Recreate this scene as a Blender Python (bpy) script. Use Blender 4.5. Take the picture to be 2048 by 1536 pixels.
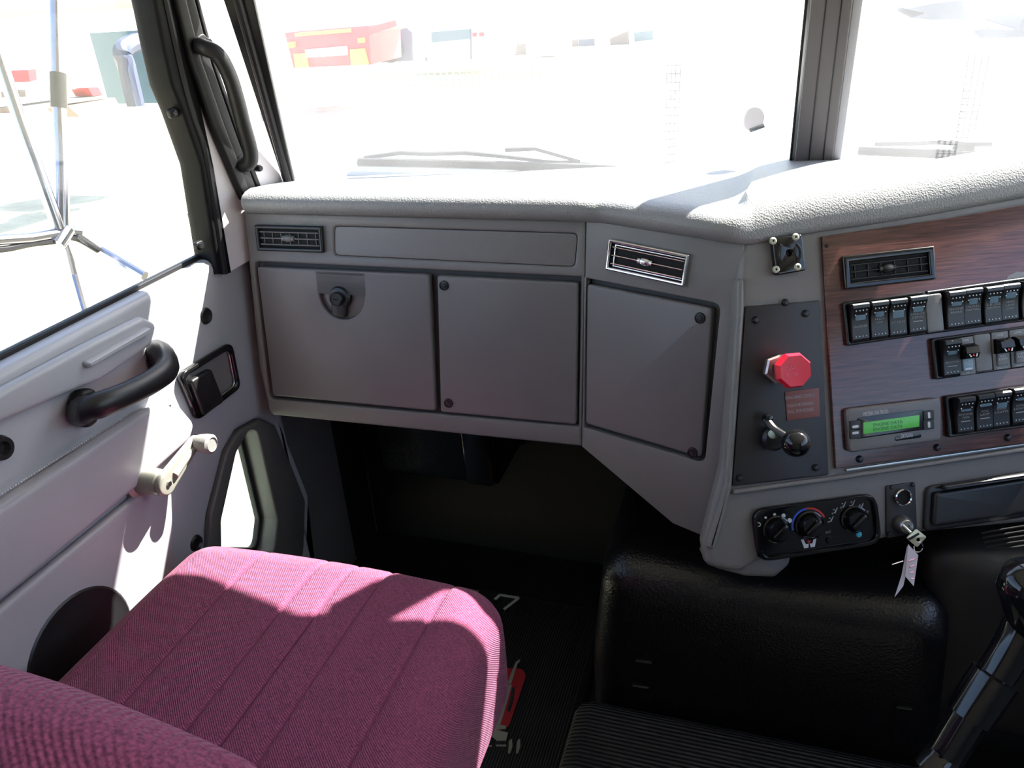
import bpy, bmesh, math, random
from mathutils import Vector as V, Matrix
for o in list(bpy.data.objects):
    bpy.data.objects.remove(o)
scene = bpy.context.scene
COL = scene.collection
random.seed(4)

# ------------------------------------------------------------------ camera, sky, sun, exposure
FPX = 1593.0                                   # focal length in pixels of the 2048 x 1536 frame
CAM = V((0, 0, 1.25))
PITCH, YAW, ROLL = math.radians(27.0), math.radians(19.1), math.radians(3.9)
FWD = V((-math.sin(YAW) * math.cos(PITCH), math.cos(YAW) * math.cos(PITCH), -math.sin(PITCH)))
_r = V((math.cos(YAW), math.sin(YAW), 0))
_u = _r.cross(FWD)
RIGHT = math.cos(ROLL) * _r - math.sin(ROLL) * _u
UP = math.cos(ROLL) * _u + math.sin(ROLL) * _r
cd = bpy.data.cameras.new('camera')
cd.sensor_width = 36.0
cd.lens = 36.0 * FPX / 2048.0
cd.clip_start = 0.02
cd.clip_end = 900
cam = bpy.data.objects.new('camera', cd)
COL.objects.link(cam)
cam.matrix_world = Matrix(((RIGHT.x, UP.x, -FWD.x, CAM.x), (RIGHT.y, UP.y, -FWD.y, CAM.y),
                           (RIGHT.z, UP.z, -FWD.z, CAM.z), (0, 0, 0, 1)))
scene.camera = cam

SUN_DIR = V((0.605, 0.72, 1.0)).normalized()    # towards the sun
world = bpy.data.worlds.new('world')
scene.world = world
world.use_nodes = True
wn = world.node_tree.nodes
wl = world.node_tree.links
bg = wn['Background']
sky = wn.new('ShaderNodeTexSky')
sky.sky_type = 'NISHITA'
sky.sun_disc = False
sky.sun_elevation = math.asin(SUN_DIR.z)
sky.sun_rotation = math.atan2(SUN_DIR.x, SUN_DIR.y)
sky.dust_density = 1.5
sky.air_density = 1.0
wl.new(sky.outputs[0], bg.inputs[0])
bg.inputs[1].default_value = 0.6
sd = bpy.data.lights.new('sun', 'SUN')
sd.energy = 38
sd.angle = math.radians(0.55)
sd.color = (1.0, 0.96, 0.9)
sun = bpy.data.objects.new('sun', sd)
COL.objects.link(sun)
sun.rotation_euler = SUN_DIR.to_track_quat('Z', 'Y').to_euler()
sun.location = (6, 6, 9)
vs = scene.view_settings
vs.view_transform = 'Standard'
vs.look = 'None'
vs.gamma = 1.0
vs.use_curve_mapping = False
vs.exposure = 0.0

# ------------------------------------------------------------------ materials
def lin(c):
    return tuple(((x / 255) / 12.92 if x <= 10 else ((x / 255 + 0.055) / 1.055) ** 2.4) for x in c)

def mat(name, rgb, rough=0.5, metal=0.0, bump=None, spec=0.5, var=0.0, vscale=6.0, coat=0.0, sheen=0.0,
        emit=None, trans=0.0, mottle=None):
    m = bpy.data.materials.new(name)
    m.use_nodes = True
    nt = m.node_tree
    b = nt.nodes['Principled BSDF']
    c = lin(rgb)
    b.inputs['Base Color'].default_value = (*c, 1)
    b.inputs['Roughness'].default_value = rough
    b.inputs['Metallic'].default_value = metal
    b.inputs['Specular IOR Level'].default_value = spec
    b.inputs['Coat Weight'].default_value = coat
    b.inputs['Coat Roughness'].default_value = 0.08
    b.inputs['Sheen Weight'].default_value = sheen
    b.inputs['Transmission Weight'].default_value = trans
    tc = nt.nodes.new('ShaderNodeTexCoord')
    # slight procedural colour variation on every material
    nz = nt.nodes.new('ShaderNodeTexNoise')
    nz.inputs['Scale'].default_value = vscale
    nz.inputs['Detail'].default_value = 5
    nt.links.new(tc.outputs['Object'], nz.inputs['Vector'])
    rp = nt.nodes.new('ShaderNodeValToRGB')
    v = var if var else 0.05
    rp.color_ramp.elements[0].position = 0.3
    rp.color_ramp.elements[1].position = 0.7
    rp.color_ramp.elements[0].color = (*[x * (1 - v) for x in c], 1)
    rp.color_ramp.elements[1].color = (*[min(1, x * (1 + v)) for x in (lin(mottle) if mottle else c)], 1)
    nt.links.new(nz.outputs['Fac'], rp.inputs['Fac'])
    nt.links.new(rp.outputs['Color'], b.inputs['Base Color'])
    if bump:
        kind, sc, st = bump[0], bump[1], bump[2]
        bp = nt.nodes.new('ShaderNodeBump')
        bp.inputs['Strength'].default_value = st
        bp.inputs['Distance'].default_value = bump[3] if len(bump) > 3 else 0.001
        if kind == 'grain':
            t = nt.nodes.new('ShaderNodeTexVoronoi')
            t.inputs['Scale'].default_value = sc
            nt.links.new(tc.outputs['Object'], t.inputs['Vector'])
            src = t.outputs['Distance']
        elif kind == 'noise':
            t = nt.nodes.new('ShaderNodeTexNoise')
            t.inputs['Scale'].default_value = sc
            t.inputs['Detail'].default_value = 6
            nt.links.new(tc.outputs['Object'], t.inputs['Vector'])
            src = t.outputs['Fac']
        else:                                   # 'ribs_x' / 'ribs_y' / 'ribs_d'
            t = nt.nodes.new('ShaderNodeTexWave')
            t.bands_direction = {'x': 'X', 'y': 'Y', 'z': 'Z', 'd': 'DIAGONAL'}[kind[-1]]
            t.inputs['Scale'].default_value = sc
            t.inputs['Distortion'].default_value = 0.0
            t.inputs['Detail Scale'].default_value = 4
            nt.links.new(tc.outputs['Object'], t.inputs['Vector'])
            src = t.outputs['Color']
        nt.links.new(src, bp.inputs['Height'])
        nt.links.new(bp.outputs['Normal'], b.inputs['Normal'])
    if emit:
        b.inputs['Emission Color'].default_value = (*lin(rgb), 1)
        b.inputs['Emission Strength'].default_value = emit
    return m

def glass_mat(name, dust, tint=(1, 1, 1), gloss=0.05):
    """thin dusty pane: mostly see-through, a film of dust that scatters light, a faint reflection"""
    m = bpy.data.materials.new(name)
    m.use_nodes = True
    nt = m.node_tree
    nt.nodes.remove(nt.nodes['Principled BSDF'])
    out = nt.nodes['Material Output']
    tr = nt.nodes.new('ShaderNodeBsdfTransparent')
    tr.inputs[0].default_value = (*tint, 1)
    tl = nt.nodes.new('ShaderNodeBsdfTranslucent')
    tl.inputs[0].default_value = (0.95, 0.95, 0.97, 1)
    tc = nt.nodes.new('ShaderNodeTexCoord')
    nz = nt.nodes.new('ShaderNodeTexNoise')
    nz.inputs['Scale'].default_value = 9
    nz.inputs['Detail'].default_value = 8
    nt.links.new(tc.outputs['Object'], nz.inputs['Vector'])
    mp = nt.nodes.new('ShaderNodeMapRange')
    mp.inputs['From Min'].default_value = 0.25
    mp.inputs['From Max'].default_value = 0.75
    mp.inputs['To Min'].default_value = dust * 0.75
    mp.inputs['To Max'].default_value = dust * 1.25
    nt.links.new(nz.outputs['Fac'], mp.inputs['Value'])
    mx = nt.nodes.new('ShaderNodeMixShader')
    nt.links.new(mp.outputs[0], mx.inputs[0])
    nt.links.new(tr.outputs[0], mx.inputs[1])
    nt.links.new(tl.outputs[0], mx.inputs[2])
    gl = nt.nodes.new('ShaderNodeBsdfGlossy')
    gl.inputs['Roughness'].default_value = 0.02
    m2 = nt.nodes.new('ShaderNodeMixShader')
    m2.inputs[0].default_value = gloss
    nt.links.new(mx.outputs[0], m2.inputs[1])
    nt.links.new(gl.outputs[0], m2.inputs[2])
    nt.links.new(m2.outputs[0], out.inputs[0])
    return m

def wood_mat():
    m = mat('walnut_veneer', (104, 58, 50), 0.24, coat=0.25)
    nt = m.node_tree
    b = nt.nodes['Principled BSDF']
    tc = [n for n in nt.nodes if n.type == 'TEX_COORD'][0]
    mp = nt.nodes.new('ShaderNodeMapping')
    mp.inputs['Scale'].default_value = (5, 110, 5)
    nt.links.new(tc.outputs['Object'], mp.inputs['Vector'])
    nz = nt.nodes.new('ShaderNodeTexNoise')
    nz.inputs['Scale'].default_value = 4
    nz.inputs['Detail'].default_value = 9
    nz.inputs['Distortion'].default_value = 0.6
    nt.links.new(mp.outputs[0], nz.inputs['Vector'])
    rp = nt.nodes.new('ShaderNodeValToRGB')
    rp.color_ramp.elements[0].position = 0.32
    rp.color_ramp.elements[1].position = 0.68
    rp.color_ramp.elements[0].color = (*lin((52, 29, 29)), 1)
    rp.color_ramp.elements[1].color = (*lin((96, 58, 52)), 1)
    nt.links.new(nz.outputs['Fac'], rp.inputs['Fac'])
    nt.links.new(rp.outputs['Color'], b.inputs['Base Color'])
    return m

M = {}
M['dash'] = mat('grey_moulded_vinyl', (114, 111, 110), 0.42, bump=('grain', 900, 0.35, 0.0006))
M['dash_panel'] = mat('grey_panel_vinyl', (106, 102, 102), 0.38, bump=('noise', 700, 0.3, 0.0006))
M['pad'] = mat('grey_dash_pad_vinyl', (126, 126, 128), 0.45, bump=('grain', 420, 0.45, 0.0012))
M['dark_gap'] = mat('dark_recess_plastic', (60, 58, 60), 0.6)
M['black'] = mat('black_plastic', (26, 25, 27), 0.38, bump=('noise', 900, 0.15, 0.0004))
M['black_gloss'] = mat('glossy_black_plastic', (14, 14, 16), 0.12)
M['black_plate'] = mat('black_painted_plate', (34, 31, 33), 0.45, bump=('noise', 1200, 0.2, 0.0003))
M['cavity'] = mat('vent_cavity_black', (8, 8, 9), 0.8)
M['rubber'] = mat('black_rubber', (25, 25, 27), 0.5, bump=('noise', 200, 0.1, 0.0006), spec=0.3)
M['rubber_mat'] = mat('ribbed_black_rubber', (32, 31, 32), 0.6, bump=('ribs_x', 60, 0.7, 0.002))
M['rubber_tunnel'] = mat('ribbed_tunnel_rubber', (19, 19, 20), 0.55, bump=('ribs_y', 42, 0.8, 0.003))
M['tunnel'] = mat('black_tunnel_vinyl', (12, 11, 13), 0.32, bump=('grain', 260, 0.5, 0.001))
M['chrome'] = mat('chrome', (225, 226, 230), 0.1, metal=1.0)
M['steel'] = mat('zinc_screw_steel', (176, 178, 176), 0.3, metal=1.0)
M['dark_steel'] = mat('black_oxide_screw', (52, 52, 54), 0.35, metal=0.6)
M['wood'] = wood_mat()
M['seat'] = mat('burgundy_knit_fabric', (109, 51, 76), 0.9, bump=('ribs_d', 200, 0.7, 0.0012), var=0.22, vscale=420,
                mottle=(134, 66, 94), sheen=0.1, spec=0.2)
M['seat_back'] = mat('burgundy_ribbed_fabric', (107, 46, 73), 0.9, bump=('ribs_d', 110, 0.55, 0.002), var=0.25, vscale=300,
                     mottle=(132, 62, 92), sheen=0.1, spec=0.2)
M['thread'] = mat('burgundy_piping_thread', (112, 46, 80), 0.9)
M['door'] = mat('grey_door_vinyl', (166, 166, 172), 0.36, bump=('noise', 500, 0.2, 0.0006))
M['door_pad'] = mat('grey_stitched_door_pad', (160, 156, 162), 0.4, bump=('noise', 600, 0.25, 0.0006))
M['pillar'] = mat('light_grey_pillar_paint', (222, 216, 220), 0.5)
M['headliner'] = mat('light_headliner', (170, 168, 168), 0.9)
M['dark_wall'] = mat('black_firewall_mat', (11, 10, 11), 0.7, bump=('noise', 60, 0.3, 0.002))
M['crank'] = mat('grey_metal_crank', (150, 148, 138), 0.32, metal=0.35)
M['knob_black'] = mat('black_ball_knob', (18, 18, 20), 0.08)
M['red'] = mat('red_moulded_knob', (222, 24, 52), 0.35)
M['nut'] = mat('pinkish_plated_nut', (190, 170, 168), 0.3, metal=0.8)
M['placard'] = mat('brown_engraved_placard', (112, 62, 56), 0.45, var=0.12, vscale=30)
M['print'] = mat('white_print', (205, 205, 208), 0.6)
M['print_grey'] = mat('grey_print', (150, 148, 150), 0.6)
M['print_red'] = mat('red_print', (196, 40, 44), 0.6)
M['print_blue'] = mat('blue_print', (52, 86, 196), 0.6)
M['mat_red'] = mat('red_mat_print', (172, 34, 44), 0.7)
M['mat_grey'] = mat('grey_mat_print', (150, 150, 140), 0.7)
M['mat_dark'] = mat('dark_mat_print', (38, 38, 46), 0.7)
M['lcd'] = mat('green_lcd', (86, 178, 74), 0.3, emit=0.12)
M['lcd_ink'] = mat('lcd_characters', (40, 92, 48), 0.4)
M['lens'] = mat('pale_blue_lens', (104, 128, 142), 0.2)
M['ledge'] = mat('pale_green_ball', (176, 196, 180), 0.25)
M['paper'] = mat('pale_tag_card', (206, 198, 206), 0.7)
M['key'] = mat('brass_key_head', (206, 200, 168), 0.3, metal=0.7)
M['white_paint'] = mat('white_vehicle_paint', (236, 236, 238), 0.3, coat=0.3)
M['ground'] = mat('pale_gravel_ground', (196, 190, 160), 0.95, bump=('noise', 6, 0.5, 0.05), var=0.15, vscale=2)
M['trailer_red'] = mat('red_trailer_paint', (176, 24, 44), 0.5)
M['amber'] = mat('amber_reflector', (235, 150, 40), 0.4)
M['yellow'] = mat('yellow_reflective_panel', (226, 196, 60), 0.5)
M['tyre'] = mat('black_tyre', (26, 26, 30), 0.8)
M['teal'] = mat('blue_grey_truck_paint', (64, 92, 108), 0.5)
M['navy'] = mat('dark_blue_truck_paint', (52, 60, 84), 0.5)
M['brown_steel'] = mat('weathered_steel', (96, 84, 82), 0.7)
M['screen_green'] = mat('pale_green_mesh', (120, 150, 118), 0.6)
M['windshield'] = glass_mat('dusty_windshield_glass', 0.031, (0.97, 0.985, 0.975))
M['side_glass'] = glass_mat('dusty_side_glass', 0.01, gloss=0.03)
M['peep_glass'] = glass_mat('frosted_green_glass', 0.35, (0.88, 0.97, 0.9))
M['crank_knob'] = mat('grey_textured_knob', (128, 126, 122), 0.6, bump=('noise', 900, 0.8, 0.001))
M['bezel'] = mat('grey_bezel_plastic', (92, 90, 88), 0.45)
M['bar'] = mat('grey_brown_bar_vinyl', (88, 84, 86), 0.5)
M['tube'] = mat('dull_chrome_tube', (176, 176, 184), 0.16, metal=1.0)
M['screw_pale'] = mat('pale_zinc_screw', (176, 178, 158), 0.45, metal=0.3)
M['channel'] = mat('matt_channel_rubber', (13, 13, 15), 0.6, spec=0.15)
M['worn'] = mat('worn_pink_print', (240, 120, 140), 0.5)
M['column'] = mat('brown_grey_column_plastic', (34, 32, 31), 0.45, bump=('noise', 300, 0.2, 0.0006))

# ------------------------------------------------------------------ geometry helpers
def ray(x, y):
    return RIGHT * ((x - 1024) / FPX) + UP * ((768 - y) / FPX) + FWD

def onplane(x, y, n, p0):
    r = ray(x, y)
    return CAM + r * ((p0 - CAM).dot(n) / r.dot(n))

def onx(x, y, v): return onplane(x, y, V((1, 0, 0)), V((v, 0, 0)))
def ony(x, y, v): return onplane(x, y, V((0, 1, 0)), V((0, v, 0)))
def onz(x, y, v): return onplane(x, y, V((0, 0, 1)), V((0, 0, v)))

class Fr:
    """a plane in the cab: origin, u (right), v (up), n (towards the viewer)"""
    def __init__(s, O, u, v):
        s.O = V(O)
        s.u = V(u).normalized()
        v = V(v)
        s.v = (v - s.u * v.dot(s.u)).normalized()
        s.n = s.u.cross(s.v)
    def p(s, x, y, w=0): return onplane(x, y, s.n, s.O + s.n * w)
    def uv(s, x, y, w=0):
        d = s.p(x, y, w) - s.O
        return (d.dot(s.u), d.dot(s.v))
    def uvs(s, pts, w=0): return [s.uv(a, b, w) for a, b in pts]
    def W(s, u, v, w=0): return s.O + s.u * u + s.v * v + s.n * w
    def M(s, u=0, v=0, w=0, rot=0):
        o = s.W(u, v, w)
        c, q = math.cos(rot), math.sin(rot)
        a = s.u * c + s.v * q
        b = s.v * c - s.u * q
        return Matrix(((a.x, b.x, s.n.x, o.x), (a.y, b.y, s.n.y, o.y), (a.z, b.z, s.n.z, o.z), (0, 0, 0, 1)))
    def Mp(s, x, y, w=0, rot=0):
        u, v = s.uv(x, y, w)
        return s.M(u, v, w, rot)

def FrM(m):
    return Fr(m.translation, m.col[0].xyz, m.col[1].xyz)

INV = {}
def thing(name, label, cat, m=None, group=None, kind=None):
    o = bpy.data.objects.new(name, None)
    o.empty_display_size = 0.02
    if m is None: m = Matrix.Identity(4)
    if isinstance(m, V): m = Matrix.Translation(m)
    o.matrix_basis = m
    COL.objects.link(o)
    INV[o] = m.inverted()
    if label: o['label'] = label
    if cat: o['category'] = cat
    if group: o['group'] = group
    if kind: o['kind'] = kind
    return o

def mk(name, bm, m, parent=None, label=None, cat=None, group=None, kind=None, smooth=32, base=None):
    if parent is None:
        bb = [v.co for v in bm.verts]
        lo = base if base is not None else V(((min(c.x for c in bb) + max(c.x for c in bb)) / 2,
                                              (min(c.y for c in bb) + max(c.y for c in bb)) / 2, min(c.z for c in bb)))
        inv = Matrix.Translation(-lo)
    else:
        inv = INV[parent]
    bm.transform(inv)
    bmesh.ops.recalc_face_normals(bm, faces=bm.faces)
    me = bpy.data.meshes.new(name)
    if smooth and not any(f.smooth for f in bm.faces):
        for f in bm.faces: f.smooth = True
    bm.to_mesh(me)
    bm.free()
    if smooth:
        me.set_sharp_from_angle(angle=math.radians(smooth))
    me.materials.append(M[m] if isinstance(m, str) else m)
    o = bpy.data.objects.new(name, me)
    COL.objects.link(o)
    if parent is None:
        o.location = lo
    else:
        o.parent = parent
    INV[o] = inv
    if label: o['label'] = label
    if cat: o['category'] = cat
    if group: o['group'] = group
    if kind: o['kind'] = kind
    return o

def dup(o, m=None, parent=None, label=None):
    c = o.copy()
    COL.objects.link(c)
    if m is not None:
        c.matrix_basis = m
    if parent is not None:
        c.parent = parent
    if label:
        c['label'] = label
    for ch in list(o.children):
        dup(ch, None, c)
    return c

def add_mesh(bm, me, m=None):
    me2 = me
    if m is not None: me2.transform(m)
    bm.from_mesh(me2)
    bpy.data.meshes.remove(me2)

def rnd(pts, r, seg=4):
    """round the corners of a 2d polygon"""
    out = []
    n = len(pts)
    rs = r if isinstance(r, (list, tuple)) else [r] * n
    for i in range(n):
        p = V((*pts[i], 0)); a = V((*pts[i - 1], 0)); b = V((*pts[(i + 1) % n], 0))
        da, db = (a - p), (b - p)
        la, lb = da.length, db.length
        rr = rs[i]
        if rr <= 0 or la < 1e-9 or lb < 1e-9:
            out.append((p.x, p.y)); continue
        da /= la; db /= lb
        ang = math.acos(max(-1, min(1, da.dot(db))))
        t = min(rr / max(math.tan(ang / 2), 1e-3), la * 0.48, lb * 0.48)
        s, e = p + da * t, p + db * t
        for k in range(seg + 1):
            q = k / seg
            c = s * (1 - q) ** 2 + p * 2 * q * (1 - q) + e * q * q
            out.append((c.x, c.y))
    return out

def rect(w, h, cx=0, cy=0):
    return [(cx - w / 2, cy - h / 2), (cx + w / 2, cy - h / 2), (cx + w / 2, cy + h / 2), (cx - w / 2, cy + h / 2)]

def circ(r, n=24, cx=0, cy=0, ry=None):
    return [(cx + r * math.cos(2 * math.pi * k / n), cy + (ry or r) * math.sin(2 * math.pi * k / n)) for k in range(n)]

def inset(pts, d):
    """shift every edge of a convex polygon inwards by d"""
    n = len(pts)
    area = sum(pts[i][0] * pts[(i + 1) % n][1] - pts[(i + 1) % n][0] * pts[i][1] for i in range(n))
    sg = 1 if area > 0 else -1
    ln = []
    for i in range(n):
        a, b = V((*pts[i], 0)), V((*pts[(i + 1) % n], 0))
        t = (b - a).normalized()
        nn = V((-t.y, t.x, 0)) * sg
        ln.append((a + nn * d, t))
    out = []
    for i in range(n):
        (p, t), (q, s) = ln[i - 1], ln[i]
        den = t.x * s.y - t.y * s.x
        if abs(den) < 1e-9:
            out.append((q.x, q.y)); continue
        k = ((q.x - p.x) * s.y - (q.y - p.y) * s.x) / den
        out.append((p.x + t.x * k, p.y + t.y * k))
    return out

def plate(outline, m, w0, w1, bev=0.0, holes=(), bm=None, res=2):
    """bevelled plate with holes, outline in the local plane, from w0 to w1 along the normal"""
    fr = m.M() if isinstance(m, Fr) else m
    cu = bpy.data.curves.new('t', 'CURVE')
    cu.dimensions = '2D'
    cu.fill_mode = 'BOTH'
    for loop in [outline] + list(holes):
        sp = cu.splines.new('POLY')
        sp.points.add(len(loop) - 1)
        for i, q in enumerate(loop):
            sp.points[i].co = (q[0], q[1], 0, 1)
        sp.use_cyclic_u = True
    th = (w1 - w0) / 2
    bev = min(bev, th * 0.98)
    cu.extrude = max(th - bev, 1e-6)
    if bev > 0:
        cu.bevel_depth = bev
        cu.bevel_resolution = res
        cu.offset = -bev
    ob = bpy.data.objects.new('t', cu)
    me = bpy.data.meshes.new_from_object(ob)
    bpy.data.objects.remove(ob)
    bpy.data.curves.remove(cu)
    bm = bm or bmesh.new()
    for f in me.polygons:
        f.use_smooth = abs(f.normal.z) < 0.999
    add_mesh(bm, me, fr @ Matrix.Translation((0, 0, (w0 + w1) / 2)))
    bmesh.ops.remove_doubles(bm, verts=bm.verts, dist=1e-6)
    return bm

def text_bm(s, m, h=None, w=None, ext=0.0002, bm=None):
    cu = bpy.data.curves.new('t', 'FONT')
    cu.body = s
    cu.align_x = 'CENTER'
    cu.align_y = 'CENTER'
    cu.size = 1
    cu.extrude = 0.0
    cu.resolution_u = 2
    ob = bpy.data.objects.new('t', cu)
    me = bpy.data.meshes.new_from_object(ob)
    bpy.data.objects.remove(ob)
    bpy.data.curves.remove(cu)
    xs = [v.co.x for v in me.vertices]; ys = [v.co.y for v in me.vertices]
    cx, cy = (min(xs) + max(xs)) / 2, (min(ys) + max(ys)) / 2
    sx = w / (max(xs) - min(xs)) if w else None
    sy = h / (max(ys) - min(ys)) if h else sx
    sx = sx or sy
    bm = bm or bmesh.new()
    add_mesh(bm, me, m @ Matrix.Translation((0, 0, ext)) @ Matrix.Diagonal((sx, sy, 1, 1)) @ Matrix.Translation((-cx, -cy, 0)))
    return bm

def box(m, sx, sy, sz, bev=0.0, seg=2, bm=None):
    """box centred on m"""
    b2 = bmesh.new()
    bmesh.ops.create_cube(b2, size=1)
    bmesh.ops.scale(b2, vec=(sx, sy, sz), verts=b2.verts)
    if bev:
        bmesh.ops.bevel(b2, geom=list(b2.edges), offset=bev, segments=seg, profile=0.5, affect='EDGES')
    b2.transform(m)
    if bm is None: return b2
    me = bpy.data.meshes.new('t'); b2.to_mesh(me); b2.free()
    add_mesh(bm, me)
    return bm

def wbox(lo, hi, bev=0.0, bm=None, seg=2):
    lo, hi = V(lo), V(hi)
    return box(Matrix.Translation((lo + hi) / 2), *(hi - lo), bev, seg, bm)

def lathe(prof, m, seg=28, bm=None, sides=None, phase=0):
    """turn (radius, height) about the normal of m"""
    n = sides or seg
    b2 = bm or bmesh.new()
    rings = []
    for r, h in prof:
        if r < 1e-7:
            rings.append([b2.verts.new(m @ V((0, 0, h)))])
        else:
            rings.append([b2.verts.new(m @ V((r * math.cos(2 * math.pi * (k + phase) / n), r * math.sin(2 * math.pi * (k + phase) / n), h))) for k in range(n)])
    for a, b in zip(rings, rings[1:]):
        for k in range(n):
            k2 = (k + 1) % n
            if len(a) == 1 and len(b) == 1: continue
            if len(a) == 1: b2.faces.new((a[0], b[k], b[k2]))
            elif len(b) == 1: b2.faces.new((a[k], a[k2], b[0]))
            else: b2.faces.new((a[k], a[k2], b[k2], b[k]))
    return b2

def spline(pts, n=6):
    """Catmull-Rom through the points"""
    P = [V(p) for p in pts]
    P = [P[0] * 2 - P[1]] + P + [P[-1] * 2 - P[-2]]
    out = []
    for i in range(1, len(P) - 2):
        for k in range(n):
            t = k / n
            out.append(0.5 * ((2 * P[i]) + (P[i + 1] - P[i - 1]) * t + (2 * P[i - 1] - 5 * P[i] + 4 * P[i + 1] - P[i + 2]) * t * t
                              + (3 * P[i] - P[i - 1] - 3 * P[i + 1] + P[i + 2]) * t ** 3))
    out.append(P[-2])
    return out

def tube(pts, r, seg=10, bm=None, flat=1.0, ref=None):
    """tube along points; r a number or one per point; flat squashes it across ref"""
    bm = bm or bmesh.new()
    n = len(pts)
    rs = r if isinstance(r, (list, tuple)) else [r] * n
    rings = []
    up = V(ref) if ref is not None else V((0.31, 0.17, 0.93))
    for i in range(n):
        t = (pts[min(i + 1, n - 1)] - pts[max(i - 1, 0)]).normalized()
        a = (up - t * up.dot(t)).normalized()
        b = t.cross(a)
        rings.append([bm.verts.new(pts[i] + (a * math.cos(2 * math.pi * k / seg) * flat + b * math.sin(2 * math.pi * k / seg)) * rs[i]) for k in range(seg)])
    for A, B in zip(rings, rings[1:]):
        for k in range(seg):
            bm.faces.new((A[k], A[(k + 1) % seg], B[(k + 1) % seg], B[k]))
    bm.faces.new(rings[0][::-1])
    bm.faces.new(rings[-1])
    return bm

def loft(secs, bm=None, cyc=False, caps=False):
    bm = bm or bmesh.new()
    R = [[bm.verts.new(p) for p in s] for s in secs]
    n = len(R[0])
    for A, B in zip(R, R[1:]):
        for k in range(n if cyc else n - 1):
            bm.faces.new((A[k], A[(k + 1) % n], B[(k + 1) % n], B[k]))
    if caps:
        bm.faces.new(R[0][::-1]); bm.faces.new(R[-1])
    return bm

def rbox(lo, hi, r, n=(24, 24, 8), f=None):
    """box with large round edges, dense enough to be shaped by f(point, unit) afterwards"""
    lo, hi = V(lo), V(hi)
    c, h = (lo + hi) / 2, (hi - lo) / 2
    bm = bmesh.new()
    vmap = {}
    def vert(i, j, k):
        key = (i, j, k)
        if key not in vmap:
            q = V((2 * i / n[0] - 1, 2 * j / n[1] - 1, 2 * k / n[2] - 1))
            p = V((q.x * h.x, q.y * h.y, q.z * h.z))
            inner = V([max(-(h[d] - r), min(h[d] - r, p[d])) for d in range(3)])
            d = p - inner
            if d.length > 1e-9:
                m_ = max(abs(d.x), abs(d.y), abs(d.z))
                p = inner + d.normalized() * m_
            p = p + c
            if f: p = f(p, q)
            vmap[key] = bm.verts.new(p)
        return vmap[key]
    for a in range(3):
        b, c2 = [d for d in range(3) if d != a]
        for side in (0, n[a]):
            for i in range(n[b]):
                for j in range(n[c2]):
                    def key(ii, jj):
                        k = [0, 0, 0]; k[a] = side; k[b] = ii; k[c2] = jj
                        return vert(*k)
                    bm.faces.new((key(i, j), key(i + 1, j), key(i + 1, j + 1), key(i, j + 1)))
    return bm

def sub(m, u=0, v=0, w=0):
    return m @ Matrix.Translation((u, v, w))

# ------------------------------------------------------------------ the planes of the cab
A = Fr(V((-0.826, 1.10, 0.931)), (1, 0, 0), (0, 0.172, 1))                # passenger fascia
_p1, _p2 = A.p(1172, 444), A.p(1163, 893)
_tb = math.radians(16.7)
B = Fr(_p1, (math.cos(_tb), -math.sin(_tb), 0), _p1 - _p2)                # angled fascia
_k = B.p(1484, 490)
_tc = math.radians(22)
C = Fr(_k, (math.cos(_tc), math.sin(_tc), 0), V((-math.sin(_tc) * 0.41, math.cos(_tc) * 0.41, 1)))   # driver facing console
D = Fr((-0.85, 0, 0), (0, 1, 0), (0, 0, 1))                               # inner face of the passenger door
W0 = V((0.065, 1.41, 0.95))
W1 = Fr(W0, (0.865, 0.195, 0), (0, -0.32, 1))                             # left windshield pane
W2 = Fr(W0, (0.865, -0.195, 0), (0, -0.32, 1))                            # right windshield pane
_a, _b, _c = onx(440, 530, -0.85), onx(325, 0, -0.85), W1.p(575, 378)
P = Fr(_a, _c - _a, _b - _a)                                              # pillar between door and windshield

# ================================================================== STRUCTURE
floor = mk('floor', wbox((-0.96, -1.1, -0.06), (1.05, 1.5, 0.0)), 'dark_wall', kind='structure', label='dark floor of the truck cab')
mk('ground', wbox((-350, -100, -1.45), (350, 380, -1.4)), 'ground', kind='structure', label='pale sunlit gravel yard outside the cab')
mk('ceiling', wbox((-0.96, -1.1, 1.62), (1.1, 1.2, 1.68)), 'headliner', kind='structure', label='pale cab ceiling')
mk('wall_rear', wbox((-0.96, -1.16, 0), (1.1, -1.1, 1.66)), 'headliner', kind='structure', label='rear wall of the cab')
bm = wbox((1.03, -1.1, 0), (1.09, 1.5, 0.85))
wbox((1.03, -1.1, 0.85), (1.09, -0.2, 1.66), bm=bm)
wbox((1.03, -0.2, 1.45), (1.09, 1.2, 1.66), bm=bm)
mk('wall_right', bm, 'door', kind='structure', label='driver side wall of the cab')
bm = wbox((-0.95, -1.1, 0), (-0.90, -0.62, 1.66))
wbox((-0.95, -0.62, 1.46), (-0.90, 1.2, 1.66), bm=bm)
wbox((-0.95, 1.12, 0), (-0.90, 1.5, 0.855), bm=bm)
mk('wall_left', bm, 'dash', kind='structure', label='passenger side cab wall around the door')
mk('wall_front', wbox((-0.96, 1.46, -0.02), (1.05, 1.5, 0.90)), 'dark_wall', kind='structure', label='black firewall in the passenger footwell')

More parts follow.
